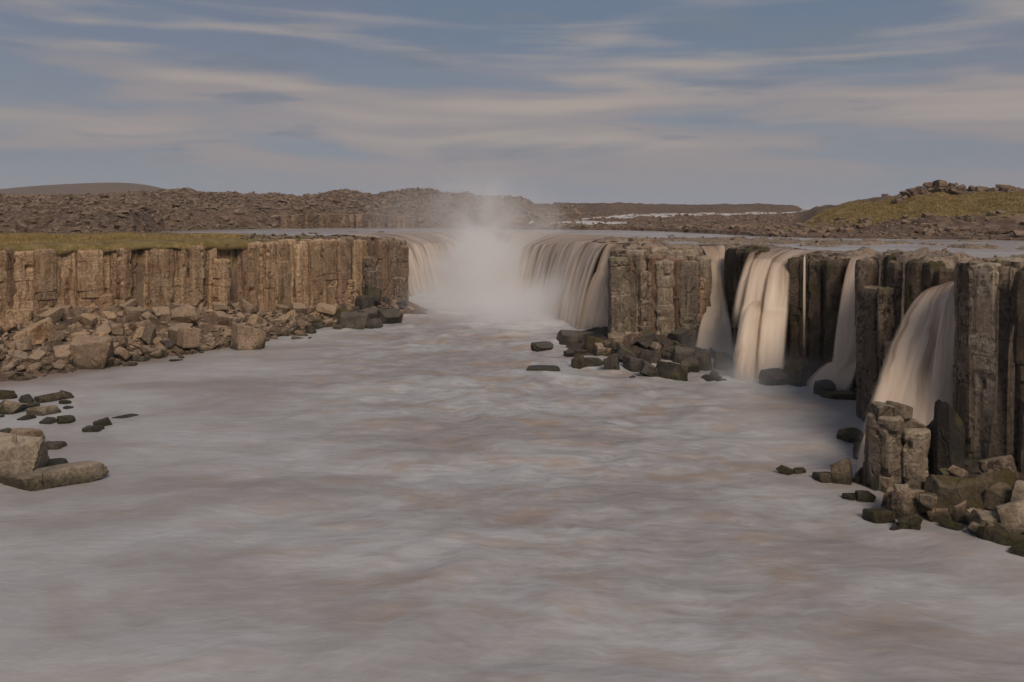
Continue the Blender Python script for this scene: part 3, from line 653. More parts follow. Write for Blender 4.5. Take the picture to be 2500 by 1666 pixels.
# stones by the near bank of the wide pool
rock_at('big pale tan boulder with stepped facets leaning on the flat slab', -60, 118, 1058, 1182, 'pale', 1, dep=.8)
rock_at('flat tan slab with a dark wet foot lying in the water', 6, 245, 1143, 1197, 'pale', 7, dep=.55, sink=.9)
rock_at('brown speckled boulder resting behind the big pale tan boulder', 18, 106, 1045, 1098, 'scree', 0, .2)
rock_at('thin dark slab awash beside the brown speckled boulder', 98, 156, 1080, 1098, 'wetrock', 9)
rock_at('small dark pointed stone behind the flat tan slab', 98, 156, 1124, 1148, 'wetrock', 3)
rock_at('rust-brown rounded boulder topping the cluster of river stones', -40, 44, 952, 979, 'moss', 5)
rock_at('light grey crusted boulder in the cluster of river stones', -30, 70, 972, 1013, 'pale', 2)
rock_at('grey domed stone with a black foot in the cluster of river stones', 68, 149, 988, 1016, 'grey', 6)
rock_at('dark mossy low stone in front of the grey domed boulder', 85, 146, 961, 984, 'moss', 7)
rock_at('grey domed boulder at the tip of the river stone cluster', 134, 178, 953, 976, 'grey', 10)
rock_at('mossy green triangular stone standing apart in the current', 135, 177, 1016, 1037, 'moss', 3)
rock_at('dark wet stone farthest out in the current with a pale wake', 224, 275, 1022, 1043, 'wetrock', 8)
rock_at('flat wet stone barely breaking the surface beside the outermost stone', 201, 250, 1041, 1054, 'wetrock', 9)
for a in ((44, 84, 965, 985), (62, 94, 984, 996), (46, 86, 1013, 1028), (97, 136, 1021, 1037), (-8, 28, 1047, 1063), (144, 174, 977, 987), (148, 181, 992, 999), (275, 334, 1014, 1023), (-6, 9, 1013, 1020)):
    rock_at('small dark river stone among the stone cluster in the slack water', *a, 'wetrock', rnd.randrange(8, 22), rnd.uniform(-.4, .4), group='small dark stones of the slack-water cluster')
# rocks in mid river and below the middle block
rock_at('lone dark boulder standing in mid river', 1296, 1351, 834, 858, 'wetrock', 3)
rock_at('flat black rock awash in mid river', 1284, 1368, 895, 906, 'wetrock', 4)
rock_at('mist-veiled wet rock at the foot of the silty cascade', 1356, 1450, 803, 843, 'wetrock', 1)
rock_at('smaller mist-veiled rock behind the veiled wet rock', 1420, 1482, 797, 828, 'wetrock', 6)
rock_at('small pointed black stone off the dark rubble', 1376, 1402, 855, 867, 'wetrock', 3)
for a in ((1400, 1446, 851, 865), (1392, 1432, 865, 896), (1430, 1490, 817, 868), (1425, 1475, 870, 896), (1478, 1520, 800, 850), (1470, 1520, 862, 906), (1520, 1590, 868, 906), (1560, 1620, 880, 925), (1605, 1680, 878, 928), (1660, 1712, 870, 915),
          (1615, 1660, 912, 927), (1690, 1740, 852, 905), (1740, 1790, 862, 900), (1712, 1762, 912, 930), (1535, 1552, 917, 926), (1748, 1775, 925, 934), (1640, 1700, 845, 890), (1560, 1615, 850, 895), (1500, 1560, 840, 890), (1730, 1758, 903, 922)):
    mt = rnd.choice(['wetrock', 'wetrock', 'wetrock', 'moss'])
    lab = f"{size3(a[1]-a[0], 40, 55)} {HUE[mt]} boulder at the waterline below the {'cascade side' if a[0] < 1480 else 'middle' if a[0] < 1620 else 'notch-fall side'} of the pale block"
    rock_at(lab, *a, mt, rnd.randrange(22), rnd.uniform(-.5, .5), .9, group='waterline boulders below the pale column block: '+lab[:40])
def apron():
    n = 0
    while n < 22:
        u, d = rnd.uniform(1470, 1690), rnd.uniform(63, 76); x = (u-U0)*d/F; z = hz(x, d)
        if z < .0 or z > 1.9 or dist_poly(np.array([x]), np.array([d]), RIM)[0] < 1.6 or not in_poly(np.array([x]), np.array([d]), GORGE)[0]: continue
        k = rnd.uniform(.7, 1.8); n += 1
        mt = rnd.choice(['wetrock', 'wetrock', 'wetrock', 'speck'])
        lab = f"{size3(k, 1.3, 1.8)} {HUE[mt]} block piled high under the {'cascade side' if u < 1550 else 'middle' if u < 1650 else 'notch-fall side'} of the pale column block"
        boulder(lab, x, d, z+k*.2, (k*1.2, k, k*.85), mt, rnd.randrange(22), (rnd.uniform(-.4, .4), rnd.uniform(-.4, .4), rnd.uniform(0, 6.28)), 'piled blocks: '+lab)
apron()
rock_at('pointed dark boulder beside the foot of the broad fall', 1857, 1925, 900, 945, 'wetrock', 3)
rock_at('mossy brown boulder leaning against the black mossy wall', 1908, 1990, 880, 945, 'moss', 0)
rock_at('dark boulder under the thin water strands', 1930, 1975, 872, 915, 'wetrock', 2, base=.5)
rock_at('square grey block in the splash of the single spout', 2050, 2098, 888, 930, 'wetrock', 0, base=.4)
rock_at('low grey ledge rock under the square grey block', 2030, 2110, 918, 957, 'wetrock', 5)
rock_at('dark triangular stone in front of the spout', 1990, 2040, 928, 966, 'wetrock', 3)
rock_at('flat mossy stone lying before the spout rocks', 2010, 2096, 955, 978, 'moss', 9)
rock_at('small rounded stone at the foot of the speckled buttress', 2080, 2110, 944, 968, 'wetrock', 7)
rock_at('dark green sloping rock against the speckled buttress', 2048, 2108, 1048, 1082, 'moss', 3)
rock_at('rounded rock beside the little outflow', 2088, 2140, 1080, 1125, 'wetrock', 5)
rock_at('mossy domed boulder in the water by the little outflow', 2026, 2090, 1117, 1182, 'moss', 6)
rock_at('low grey rock between the mossy dome and the twin stump', 2080, 2140, 1145, 1182, 'wetrock', 12)
rock_at('flat mossy stone beside the mossy domed boulder', 1988, 2036, 1153, 1177, 'moss', 9)
rock_at('small mossy pair-stone alone in the current', 1896, 1945, 1138, 1159, 'moss', 10)
rock_at('tiny mossy stone next to the lone mossy stone', 1936, 1967, 1144, 1157, 'moss', 13)
rock_at('dark upright rock wedged behind the twin stump', 2118, 2150, 1075, 1180, 'wetrock', 11, base=.3)
# boulders at the foot of the tall pale cluster
rock_at('square brown block with a flat lichen top before the twin stump', 2156, 2262, 1193, 1240, 'scree', 0, base=.5)
rock_at('tilted speckled cube leaning on the square brown block', 2174, 2242, 1206, 1276, 'speck', 5)
rock_at('long rusty block lying across the shore rubble', 2252, 2350, 1232, 1282, 'scree', 7, .2)
rock_at('large angular dark block with a mossy upper face', 2260, 2390, 1165, 1240, 'moss', 1, base=.7)
rock_at('brown wedge stone in the shore rubble', 2312, 2364, 1218, 1258, 'scree', 8, base=.4)
rock_at('long mossy fallen column lying along the shore slope', 2375, 2480, 1145, 1200, 'moss', 2, .35, .5, base=1.3)
rock_at('dark block with a mossy yellow edge', 2402, 2475, 1182, 1236, 'moss', 15, base=.9)
rock_at('broad pale flat-topped boulder with a shadowed flank', 2370, 2470, 1250, 1312, 'pale', 1)
rock_at('pale faceted boulder resting on the broad pale boulder', 2432, 2530, 1222, 1290, 'pale', 6, base=.5)
rock_at('tan corner boulder above the pale faceted boulder', 2470, 2560, 1175, 1250, 'pale', 0, base=1.0)
rock_at('green mossy boulder at the outer edge of the shore', 2398, 2500, 1294, 1340, 'moss', 5)
rock_at('dark mossy stone lowest on the shore', 2460, 2540, 1336, 1365, 'moss', 7)
rock_at('mossy rounded rock with orange lichen at the water edge', 2190, 2258, 1256, 1300, 'moss', 6)
rock_at('brown mossy flat boulder at the water edge before the square block', 2114, 2180, 1245, 1278, 'moss', 9)
rock_at('grey wet stone touching the mossy orange rock', 2168, 2212, 1282, 1300, 'wetrock', 12)
rock_at('dark stone with a green rim off the shore', 2296, 2356, 1270, 1298, 'moss', 10)
rock_at('shiny wet flat stone before the twin stump', 2090, 2136, 1200, 1222, 'wetrock', 4)
rock_at('thin wet slab beside the shiny flat stone', 2060, 2098, 1207, 1217, 'wetrock', 9)
rock_at('light grey cube among the shore blocks', 2404, 2448, 1230, 1258, 'grey', 0, base=.4)
rock_at('grey shard beside the broad pale boulder', 2360, 2408, 1244, 1290, 'grey', 3)
rock_at('red-brown lichened block under the pale cluster', 2316, 2366, 1138, 1166, 'scree', 10, base=1.6)
rock_at('small grey-brown stone between twin stump and lichened block', 2296, 2320, 1145, 1166, 'wetrock', 16, base=1.5)
rock_at('big dark block at the foot of the tall pale cluster', 2390, 2500, 1112, 1172, 'speck', 6, base=1.6)
rock_at('dark pointed wet rock rising behind the twin stump', 2288, 2352, 975, 1140, 'wetrock', 5, base=1.2, dep=.9)
rock_at('smooth wet rock in the spray beside the pointed wet rock', 2258, 2318, 1005, 1130, 'wetrock', 6, base=1.0)
for i in range(26):
    u = rnd.uniform(2150, 2520); base = rnd.uniform(0, 1.0); vb = 1285+.18*(u-2280)-base*70+rnd.uniform(-20, 15); s = rnd.uniform(22, 60)
    mt = rnd.choice(['scree', 'moss', 'speck', 'grey'])
    lab = f"{size3(s, 35, 48)} {HUE[mt]} stone filling a gap in the shore rubble {'by the twin stump' if u < 2290 else 'below the tall pale cluster' if u < 2420 else 'below the dark mossy columns'}"
    rock_at(lab, u-s/2, u+s/2, vb-s*.6, vb, mt, rnd.randrange(8, 22), rnd.uniform(-1, 1), base=base, group='gap stones: '+lab)

# twin broken column stump
def stump():
    root = bpy.data.objects.new('broken_column', None); COL.objects.link(root); c = on(2215, 1190, .3); root.location = (c[0], c[1]+1.0, -.3)
    root['label'] = 'twin-headed broken column stump of pale basalt standing on the shore'; root['category'] = 'rock stump'
    for dx, dy, w, h, k, nm in ((-.66, .15, 1.75, 3.75, 53, 'column_shaft'), (.62, -.15, 1.62, 3.2, 56, 'column_shaft')):
        o = put(nm, col_mesh(k), 'grey', root); o.location = (dx, dy, 0); o.scale = (w, w*.95, h); o.rotation_euler = (0, .03*(1 if dx < 0 else -1), 1.0+dx)
    for dx, dy, dz, sz, k in ((-.62, .1, 3.95, (1.35, 1.25, .75), 0), (.22, .2, 3.95, (1.25, 1.1, .8), 5), (.75, 0, 3.3, (1.3, 1.1, .55), 15)):
        o = put('cap_block', boulder_mesh(k), 'grey', root); o.location = (dx, dy, dz); o.scale = sz; o.rotation_euler = (0, .1, dx)
stump()

# scree under the long cliff
LR = np.array(LEFT_RIM[1:], float); LRL = np.concatenate([[0], np.cumsum(np.hypot(*np.diff(LR, axis=0).T))])
def scree_point(s, off):
    x, y = [np.interp(s, LRL, LR[:, i]) for i in (0, 1)]; x2, y2 = [np.interp(s+.5, LRL, LR[:, i]) for i in (0, 1)]
    t = math.hypot(x2-x, y2-y) or 1; return x+(y2-y)/t*off, y-(x2-x)/t*off
def big(label, u, v, wpx, hpx, mat, k, base, rz=0): return rock_at(label, u-wpx/2, u+wpx/2, v-hpx, v, mat, k, rz, .8, base)
big('largest brown boulder of the scree with a smooth split face', 222, 897, 118, 84, 'scree', 1, .2)
big('tent-shaped light brown boulder with lichen at the scree edge', 605, 852, 92, 68, 'scree', 5, .2)
big('square-topped brown block standing high in the scree', 460, 835, 62, 40, 'scree', 0, 1.2)
big('pale lit block pointing up in the middle of the scree', 362, 832, 42, 50, 'pale', 2, 1.4)
big('long brown block leaning in the upper scree', 265, 790, 50, 48, 'scree', 7, 2.4, .4)
big('orange-tan stone catching light low in the scree', 45, 858, 18, 24, 'pale', 12, 1.0)
big('light tan block at the scree foot near the turf cliff', 42, 897, 30, 34, 'pale', 6, .4)
big('big grey-brown prism at the scree foot', 150, 897, 52, 56, 'scree', 3, .2)
big('dark square slab propped against the cliff foot', 612, 782, 44, 30, 'scree', 2, 1.0)
big('pale pointed block beside the dark propped slab', 645, 762, 26, 40, 'pale', 3, 1.6)
big('large dark wet block at the corner of the long cliff', 890, 750, 50, 32, 'wetrock', 0, 1.6)
big('tilted blue-grey wet slab high at the cliff corner', 910, 728, 44, 36, 'wetrock', 5, 2.6)
big('broad black wet boulder below the cliff corner', 860, 802, 80, 44, 'wetrock', 1, .1)
big('black wedge boulder jutting into the river from the cliff corner', 950, 792, 60, 40, 'wetrock', 3, 0)
big('outermost black pointed boulder off the cliff corner', 978, 764, 36, 22, 'wetrock', 2, 0)
big('rounded black wet boulder before the cliff corner', 915, 804, 46, 30, 'wetrock', 6, 0)
big('upright pale stub of column at the dark fissure', 222, 724, 22, 32, 'warm', 2, 4.0)
placed = []
def scree():
    n = 0; tries = 0
    while n < 225 and tries < 5000:
        tries += 1
        s = rnd.uniform(8, LRL[-1]-1); x0 = np.interp(s, LRL, LR[:, 0])
        wid = np.interp(x0, [-80, -48, -42, -35, -27.5, -22, -17], [12, 11, 14, 13, 9, 6.5, 5])
        off = rnd.uniform(.9, wid*1.02); t = off/wid
        sz = min(rnd.lognormvariate(.22, .45), 2.8)*(1.0 if x0 < -30 else .85)
        x, y = scree_point(s, off)
        if any((x-a)**2+(y-b)**2 < (.29*(sz+c))**2 for a, b, c in placed): continue
        placed.append((x, y, sz)); z = hz(x, y); n += 1
        wet = z < .75; high = t < .34; corner = x0 > -22
        mat = rnd.choice(['wetrock', 'wetrock', 'scree']) if corner else rnd.choice(['scree', 'scree', 'scree', 'scree', 'warm', 'pale' if sz < 1.3 else 'scree']) if not wet else rnd.choice(['scree', 'scree', 'moss', 'wetrock'])
        where = ('below the turf rim' if x0 < -43 else 'under the first dark fissure' if x0 < -39 else 'under the overhanging turf' if x0 < -34.5 else 'under the second fissure' if x0 < -31 else 'below the bare rim' if x0 < -22 else 'round the dark corner')
        hue = {'scree': 'brown', 'warm': 'warm brown', 'pale': 'pale tan', 'grey': 'grey', 'moss': 'mossy', 'wetrock': 'wet black'}[mat]
        lab = f"{'large' if sz > 2 else 'small' if sz < 1.25 else 'middling'} {hue} boulder {'at the waterline' if wet else 'lodged high' if high else 'midway'} in the long scree {where}"
        grp = 'boulders of the long scree: '+lab
        boulder(lab, x, y, z+sz*.22, (sz*rnd.uniform(.85, 1.3), sz*rnd.uniform(.8, 1.2), sz*rnd.uniform(.65, 1.05)), mat, rnd.randrange(22),
                (rnd.uniform(-.5, .5), rnd.uniform(-.5, .5), rnd.uniform(0, 6.28)), grp)
scree()

# low rocks breaking the upper river
for i in range(34):
    u = rnd.uniform(1480, 2420) if i < 26 else rnd.uniform(330, 950); v = rnd.uniform(576, 592) if u > 1600 else rnd.uniform(581, 592)
    if i >= 26: v = rnd.uniform(566, 573)
    s = rnd.uniform(18, 60)
    rock_at('low dark rock breaking the surface of the upper river', u-s/2, u+s/2, v-rnd.uniform(3, 7), v, rnd.choice(['wetrock', 'speck', 'lava']), rnd.randrange(22), rnd.uniform(-.3, .3), .7, base=10.0, group='low rocks in the upper river', name='river_rock')

# ------------------------------------------------------------------ loose rock that nobody could count
def lowpoly(seed, n=11):
    r = np.random.default_rng(seed); bm = bmesh.new()
    for _ in range(n):
        v = r.normal(0, 1, 3); v /= np.abs(v).max()**.6*np.linalg.norm(v)**.4; bm.verts.new(v*r.uniform(.8, 1.0)*.5)
    bmesh.ops.convex_hull(bm, input=bm.verts[:], use_existing_faces=False)
    for v in [v for v in bm.verts if not v.link_faces]: bm.verts.remove(v)
    bmesh.ops.triangulate(bm, faces=bm.faces[:]); bm.verts.index_update()
    v = np.array([p.co[:] for p in bm.verts]); f = np.array([[q.index for q in t.verts] for t in bm.faces]); bm.free(); return v, f
LOW = [lowpoly(900+i) for i in range(10)]
def scatter(name, label, pts, sizes, mat, seed=1, squash=.75):
    r = np.random.default_rng(seed); VV, FF, base = [], [], 0
    pick = r.integers(0, len(LOW), len(pts))
    for k, (v, f) in enumerate(LOW):
        sel = np.where(pick == k)[0]; m = len(sel)
        if not m: continue
        q = r.normal(0, 1, (m, 4)); q /= np.linalg.norm(q, axis=1)[:, None]; w, x, y, z = q.T
        R = np.stack([1-2*(y*y+z*z), 2*(x*y-z*w), 2*(x*z+y*w), 2*(x*y+z*w), 1-2*(x*x+z*z), 2*(y*z-x*w), 2*(x*z-y*w), 2*(y*z+x*w), 1-2*(x*x+y*y)], -1).reshape(m, 3, 3)
        P = np.einsum('mij,nj->mni', R, v*np.array([1.25, 1, .7]))*sizes[sel][:, None, None]; P[:, :, 2] *= squash
        P += pts[sel][:, None, :]
        VV.append(P.reshape(-1, 3)); FF.append((f[None]+np.arange(m)[:, None, None]*len(v)).reshape(-1, 3)+base); base += m*len(v)
    me = mesh_from(name, np.concatenate(VV), np.concatenate(FF), False)
    return obj(name, me, mat, kind='stuff', label=label)
def sample(n, u, d, seed, cond=None, power=1.0):
    r = np.random.default_rng(seed); uu = r.uniform(*u, n); dd = d[0]+(d[1]-d[0])*r.uniform(0, 1, n)**power
    x = (uu-U0)*dd/F; z, q = height(x, dd); ok = cond(x, dd, z, q) if cond else np.ones(n, bool)
    return np.stack([x, dd, z], -1)[ok], {k: v[ok] for k, v in q.items()}
def build_rubble():
    r = np.random.default_rng(4)
    P, q = sample(48000, (-150, 1420), (118, 360), 31, lambda x, y, z, q: q['far'] & (q['t'] < 1.06) & (q['t'] > .0))
    sz = np.clip(r.lognormal(-.62, .6, len(P)), .22, 2.8)*np.interp(P[:, 1], [120, 350], [.9, 1.5])
    scatter('rubble', 'brown lava rubble covering the far hillside', P, sz, M['lava'], 32)
    P, q = sample(16000, (1250, 2650), (96, 330), 33, lambda x, y, z, q: q['far'] & ((q['t'] < .30) | (q['u'] < 1950)) & (q['t'] < 1.05), 1.6)
    sz = np.clip(r.lognormal(-.75, .5, len(P)), .2, 1.5)*np.interp(P[:, 1], [100, 330], [.8, 1.5])
    scatter('rubble', 'dark lava rubble along the far bank below the grassy hill', P, sz, M['lava'], 34)
    P, q = sample(2600, (-120, 560), (62, 92), 35, lambda x, y, z, q: q['gorge'] & (z > -.2) & (dist_poly(x, y, np.array(LEFT_RIM, float)) > .8))
    P2, _ = sample(2600, (540, 990), (78, 108), 36, lambda x, y, z, q: q['gorge'] & (z > -.2) & (x < -14.5))
    P = np.vstack([P, P2]); scatter('rubble', 'small brown scree stones between the boulders of the long cliff', P, np.clip(r.lognormal(-.45, .45, len(P)), .25, 1.5), M['scree'], 37)
    P, q = sample(1500, (1350, 2560), (28, 92), 38, lambda x, y, z, q: q['gorge'] & (z > -.15) & (z < 2.1) & (x > 6) & (q['s'] > .9))
    scatter('rubble', 'small wet stones at the foot of the fall cliffs', P, np.clip(r.lognormal(-.55, .45, len(P)), .2, 1.2), M['wetrock'], 39)
    P, q = sample(900, (1480, 2600), (34, 106), 40, lambda x, y, z, q: q['shelf'] & (z > 9.9) & (chan(x, y) < .1))
    scatter('rubble', 'loose crusted stones on the rock shelf beside the upper river', P, np.clip(r.lognormal(-1.0, .5, len(P)), .12, .9), M['speck'], 41)
    P, q = sample(900, (420, 960), (82, 130), 42, lambda x, y, z, q: q['land'] & ~q['gorge'] & ~q['far'] & (x > -40+.2*(120-y)))
    scatter('rubble', 'dark crusted stones on the bare end of the long cliff top', P, np.clip(r.lognormal(-.8, .5, len(P)), .2, 1.1), M['speck'], 43)
build_rubble()

# larger blocks one can pick out on the far slopes
def lava_blocks():
    for lab, grp, u, d, n, s, cond in (
        ('brown lava block on the far hillside', 'lava blocks on the far hillside', (-40, 1000), (122, 300), 110, (.9, 2.0), lambda x, y, z, q: q['far'] & (q['t'] < .75)),
        ('dark lava block on the rocky far bank', 'lava blocks on the bank below the grassy hill', (1500, 2540), (98, 190), 110, (.8, 1.8), lambda x, y, z, q: q['far'] & (q['t'] < .34))):
        P, q = sample(n*9, u, d, 77+n, cond, 1.5)
        for p in P[:n]:
            k = rnd.uniform(*s)
            uu = U0+F*p[0]/p[1]; size = 'large' if k > (s[0]*.4+s[1]*.6) else 'small' if k < (s[0]*.7+s[1]*.3) else 'middling'
            plc = ('above the turf plateau' if uu < 300 else 'above the tip of the river bend' if uu < 560 else 'above the far river bank' if uu < 860 else 'by the hazy column cliff') if uu < 1100 else ('near the upstream rapids' if uu < 1750 else 'at the toe of the grassy hill' if uu < 2050 else 'below the grassy slope' if uu < 2300 else 'below the crowning outcrop')
            lab2 = f"{size} {lab}, {plc}"[:110]; grp2 = grp+': '+size+' '+plc
            boulder(lab2, p[0], p[1], p[2]+k*.12, (k*rnd.uniform(.9, 1.4), k*rnd.uniform(.8, 1.2), k*rnd.uniform(.5, .85)), 'lava', rnd.randrange(8, 22), (rnd.uniform(-.3, .3), rnd.uniform(-.3, .3), rnd.uniform(0, 6.28)), grp2, 'lava_block')
lava_blocks()

def outcrop(label, prof, d, n, seed, size):
    """a knob of stacked blocks on the crest; prof: (photo column, top row, foot row)"""
    r = random.Random(seed); root = bpy.data.objects.new('rock_outcrop', None); COL.objects.link(root)
    p = np.array(prof, float); um = p[:, 0].mean(); c = W(um, np.interp(um, p[:, 0], p[:, 2]), d); root.location = c
    root['label'] = label; root['category'] = 'outcrop'
    for i in range(n):
        u = r.uniform(p[0, 0], p[-1, 0]); vt, vf = np.interp(u, p[:, 0], p[:, 1]), np.interp(u, p[:, 0], p[:, 2])
        f = r.random(); s = r.uniform(*size)*(.75+.5*f); dd = d+r.uniform(-5, 4)
        q = W(u, vt+(vf-vt)*f+s*.5*F/d, dd)
        o = put('block', boulder_mesh(r.randrange(8, 22)), 'lava', root)
        o.location = (q[0]-c[0], q[1]-c[1], q[2]-c[2]); o.scale = (s*r.uniform(1, 1.5), s*1.1, s*r.uniform(.7, 1)); o.rotation_euler = (r.uniform(-.2, .2), r.uniform(-.2, .2), r.uniform(0, 6.28))
outcrop('jagged dark lava outcrop crowning the grassy hill', [(2195, 470, 494), (2225, 454, 492), (2262, 444, 492), (2286, 434, 492), (2305, 436, 492), (2330, 446, 492), (2370, 452, 494), (2420, 457, 492), (2436, 447, 490), (2460, 450, 488), (2500, 462, 486), (2560, 465, 486)], 160, 270, 5, (1.2, 2.8))
outcrop('small dark lava knob beside the crowning outcrop', [(2138, 478, 490), (2160, 471, 488), (2185, 474, 487), (2205, 478, 486)], 176, 22, 6, (.9, 1.8))

# ------------------------------------------------------------------ grass
def tufts(name, label, P, hgt, seed, blades=5):
    r = np.random.default_rng(seed); n = len(P); B = n*blades
    base = np.repeat(P, blades, 0)+np.stack([r.normal(0, .10, B), r.normal(0, .10, B), np.zeros(B)-.02], -1)*np.repeat(hgt, blades)[:, None]*4*np.array([1, 1, .5])
    a = r.uniform(0, 6.28, B); h = np.repeat(hgt, blades)*r.uniform(.6, 1.3, B); w = h*.14
    dx, dy = np.cos(a)*w, np.sin(a)*w; lx, ly = r.normal(0, .3, B)*h, r.normal(0, .3, B)*h
    V = np.stack([base+np.stack([dx, dy, 0*dx], -1), base-np.stack([dx, dy, 0*dx], -1), base+np.stack([lx, ly, h], -1)], 1).reshape(-1, 3)
    obj(name, mesh_from(name, V, np.arange(B*3).reshape(-1, 3), False), M['grass'], kind='stuff', label=label)
def build_grass():
    P, q = sample(60000, (-200, 600), (66, 128), 51, lambda x, y, z, q: q['land'] & ~q['gorge'] & ~q['far'] & (x < -26+4*fbm2(x/3, y/3, 2, 5)) & (y-.18*(x+45) < 119+8*fbm2(x/6, y/6, 3, 6)) & (fbm2(x/4, y/4, 3, 7) > -.22))
    tufts('grass', 'olive and straw turf along the rim of the long cliff', P[:16000], rng.uniform(.10, .26, len(P[:16000]))*(1+.8*(rng.random(len(P[:16000])) < .12)), 52)
    P, q = sample(60000, (1950, 2650), (125, 182), 53, lambda x, y, z, q: q['far'] & (q['t'] > .26+.15*fbm2(x/6, y/6, 3, 8)) & (q['t'] < .84+.1*fbm2(x/5, y/5, 2, 4)))
    tufts('grass', 'yellow-green grass on the slope under the lava outcrop', P[:16000], rng.uniform(.14, .40, len(P[:16000])), 54)
build_grass()

# ------------------------------------------------------------------ waterfalls
def lerp3(a, b, t): return tuple(a[i]*(1-t)+b[i]*t for i in range(3))
def curtain(parent, edges, nu, nv, seed, amp=.22, ridge=1.0, edge_fade=.12, foot=.18, shift=(0, 0, 0), open_top=False, name='curtain', dens=1.0):
    """edges: list of (n,3) arrays: upstream, lip, landings"""
    E = []
    for e in edges:
        e = np.array(e, float); s = np.linspace(0, 1, nu); L = np.concatenate([[0], np.cumsum(np.linalg.norm(np.diff(e, axis=0), axis=1))]); L /= L[-1]
        E.append(np.stack([np.interp(s, L, e[:, i]) for i in range(3)], -1))
    width = np.linalg.norm(np.diff(E[1], axis=0), axis=1).sum(); S = np.linspace(0, 1, nu)
    rows, vv, fo, de, dist = [], [], [], [], 0.0
    wob = fbm2(S*width*.62*ridge, S*0+seed, 3, seed); fine = fbm2(S*width*2.2*ridge, S*0+seed*2, 2, seed+9)
    for k in range(len(E)-1):
        a, b = E[k], E[k+1]; m = nv if k else max(6, nv//3)
        for j in range(m+(k == len(E)-2)):
            t = j/m
            if k == 0:
                xy = a[:, :2]*(1-t)+b[:, :2]*t; z = a[:, 2]+(b[:, 2]-a[:, 2])*t**2.2
            else:
                pw = 1.9 if k == 1 else 1.35
                xy = a[:, :2]*(1-t)+b[:, :2]*t; z = a[:, 2]+(b[:, 2]-a[:, 2])*t**pw
            dirv = b[:, :2]-a[:, :2]; dirv = dirv/np.maximum(np.linalg.norm(dirv, axis=1), .05)[:, None]
            g = amp*(.15+.85*min(1, (t if k == 1 else 1) if k else 0))
            disp = (wob*2.2+fine*.28+.35*vn2(S*width*.9+seed, S*0+(k+t)*1.3, seed+3))*g
            xy = xy+dirv*disp[:, None]
            zz = z-.06*abs(disp)*(k > 0)+(disp*.22 if k == 0 else 0)
            rows.append(np.stack([xy[:, 0]+shift[0], xy[:, 1]+shift[1], zz+shift[2]], -1))
            if len(rows) > 1: dist += float(np.linalg.norm(rows[-1]-rows[-2], axis=1).mean())
            vv.append(dist)
            ed = np.minimum(S, 1-S)/edge_fade+.25*fine
            q = (k-1+t)/(len(E)-2) if k else 0
            de.append(np.clip(ed, 0, 1)*dens*np.interp(q, [0, 1-foot, 1], [1, 1, .25])*(1 if not (k == 0 and not open_top) else np.interp(t, [0, .25], [.35, 1])))
            fo.append(np.full(nu, np.interp(q, [0, .05, .3, 1], [.05, .25, .55, 1.0])))
    R = len(rows); me = mesh_from(name, np.concatenate(rows), grid_faces(R, nu))
    attr(me, 'dense', np.concatenate(de)); attr(me, 'foam', np.concatenate(fo))
    uv = me.uv_layers.new(name='UVMap'); U = np.tile(S*width, R); Vv = np.repeat(vv, nu)
    li = np.empty(len(me.loops), np.int32); me.loops.foreach_get('vertex_index', li)
    uv.data.foreach_set('uv', np.stack([U[li]+seed*3.7, Vv[li]], -1).astype(np.float32).ravel())
    o = obj(name, me, M['fall'], parent)
    if parent: o.location = tuple(-c for c in parent.location)
    return o
def fall(key, label, edges, nu=48, nv=26, amp=.22, layers=2, full=1.0, **kw):
    root = bpy.data.objects.new('waterfall', None); COL.objects.link(root); root.location = tuple(np.array(edges[-1], float).mean(0)); root.location.z = 0
    root['label'] = label; root['category'] = 'waterfall'
    for i in range(layers): curtain(root, edges, nu, nv, 3+i*11+len(key), amp*(1+.3*i), shift=(0.12*i, .22*i, -.05*i), dens=full if i == 0 else .8*full, name='veil' if i else 'curtain', **kw)
    return root
def great_fall():
    P = LIPA; tt = np.linspace(0, len(P)-1, 140)
    L = np.stack([np.interp(tt, range(len(P)), P[:, 0]), np.interp(tt, range(len(P)), P[:, 1]), np.interp(tt, range(len(P)), LIPZ)], -1)
    for _ in range(10): L[1:-1] = (L[:-2]+2*L[1:-1]+L[2:])/4
    T = np.gradient(L[:, :2], axis=0); T /= np.linalg.norm(T, axis=1)[:, None]; Nn = np.stack([T[:, 1], -T[:, 0]], -1)
    for _ in range(10): Nn[1:-1] = (Nn[:-2]+2*Nn[1:-1]+Nn[2:])/4
    up = np.concatenate([L[:, :2]-Nn*np.interp(np.linspace(0, 1, 140), [0, .74, 1], [11, 11, 5.0])[:, None], np.full((140, 1), 10.03)], -1); base = np.concatenate([L[:, :2]+Nn*3.6, np.full((140, 1), -.4)], -1)
    fall('great', 'main horseshoe waterfall curving round the misty head of the gorge', [up, L, base], 300, 34, .30, 2, edge_fade=.012, foot=.1, open_top=True)
great_fall()
fall('cascade', 'silty cascade slipping down in steps beside the pale column block', FALLS['cascade'], 40, 22, .25)
fall('notch', 'narrow fall pinched in a notch and fanning out at its foot', FALLS['notch'], 44, 22, .22, edge_fade=.10)
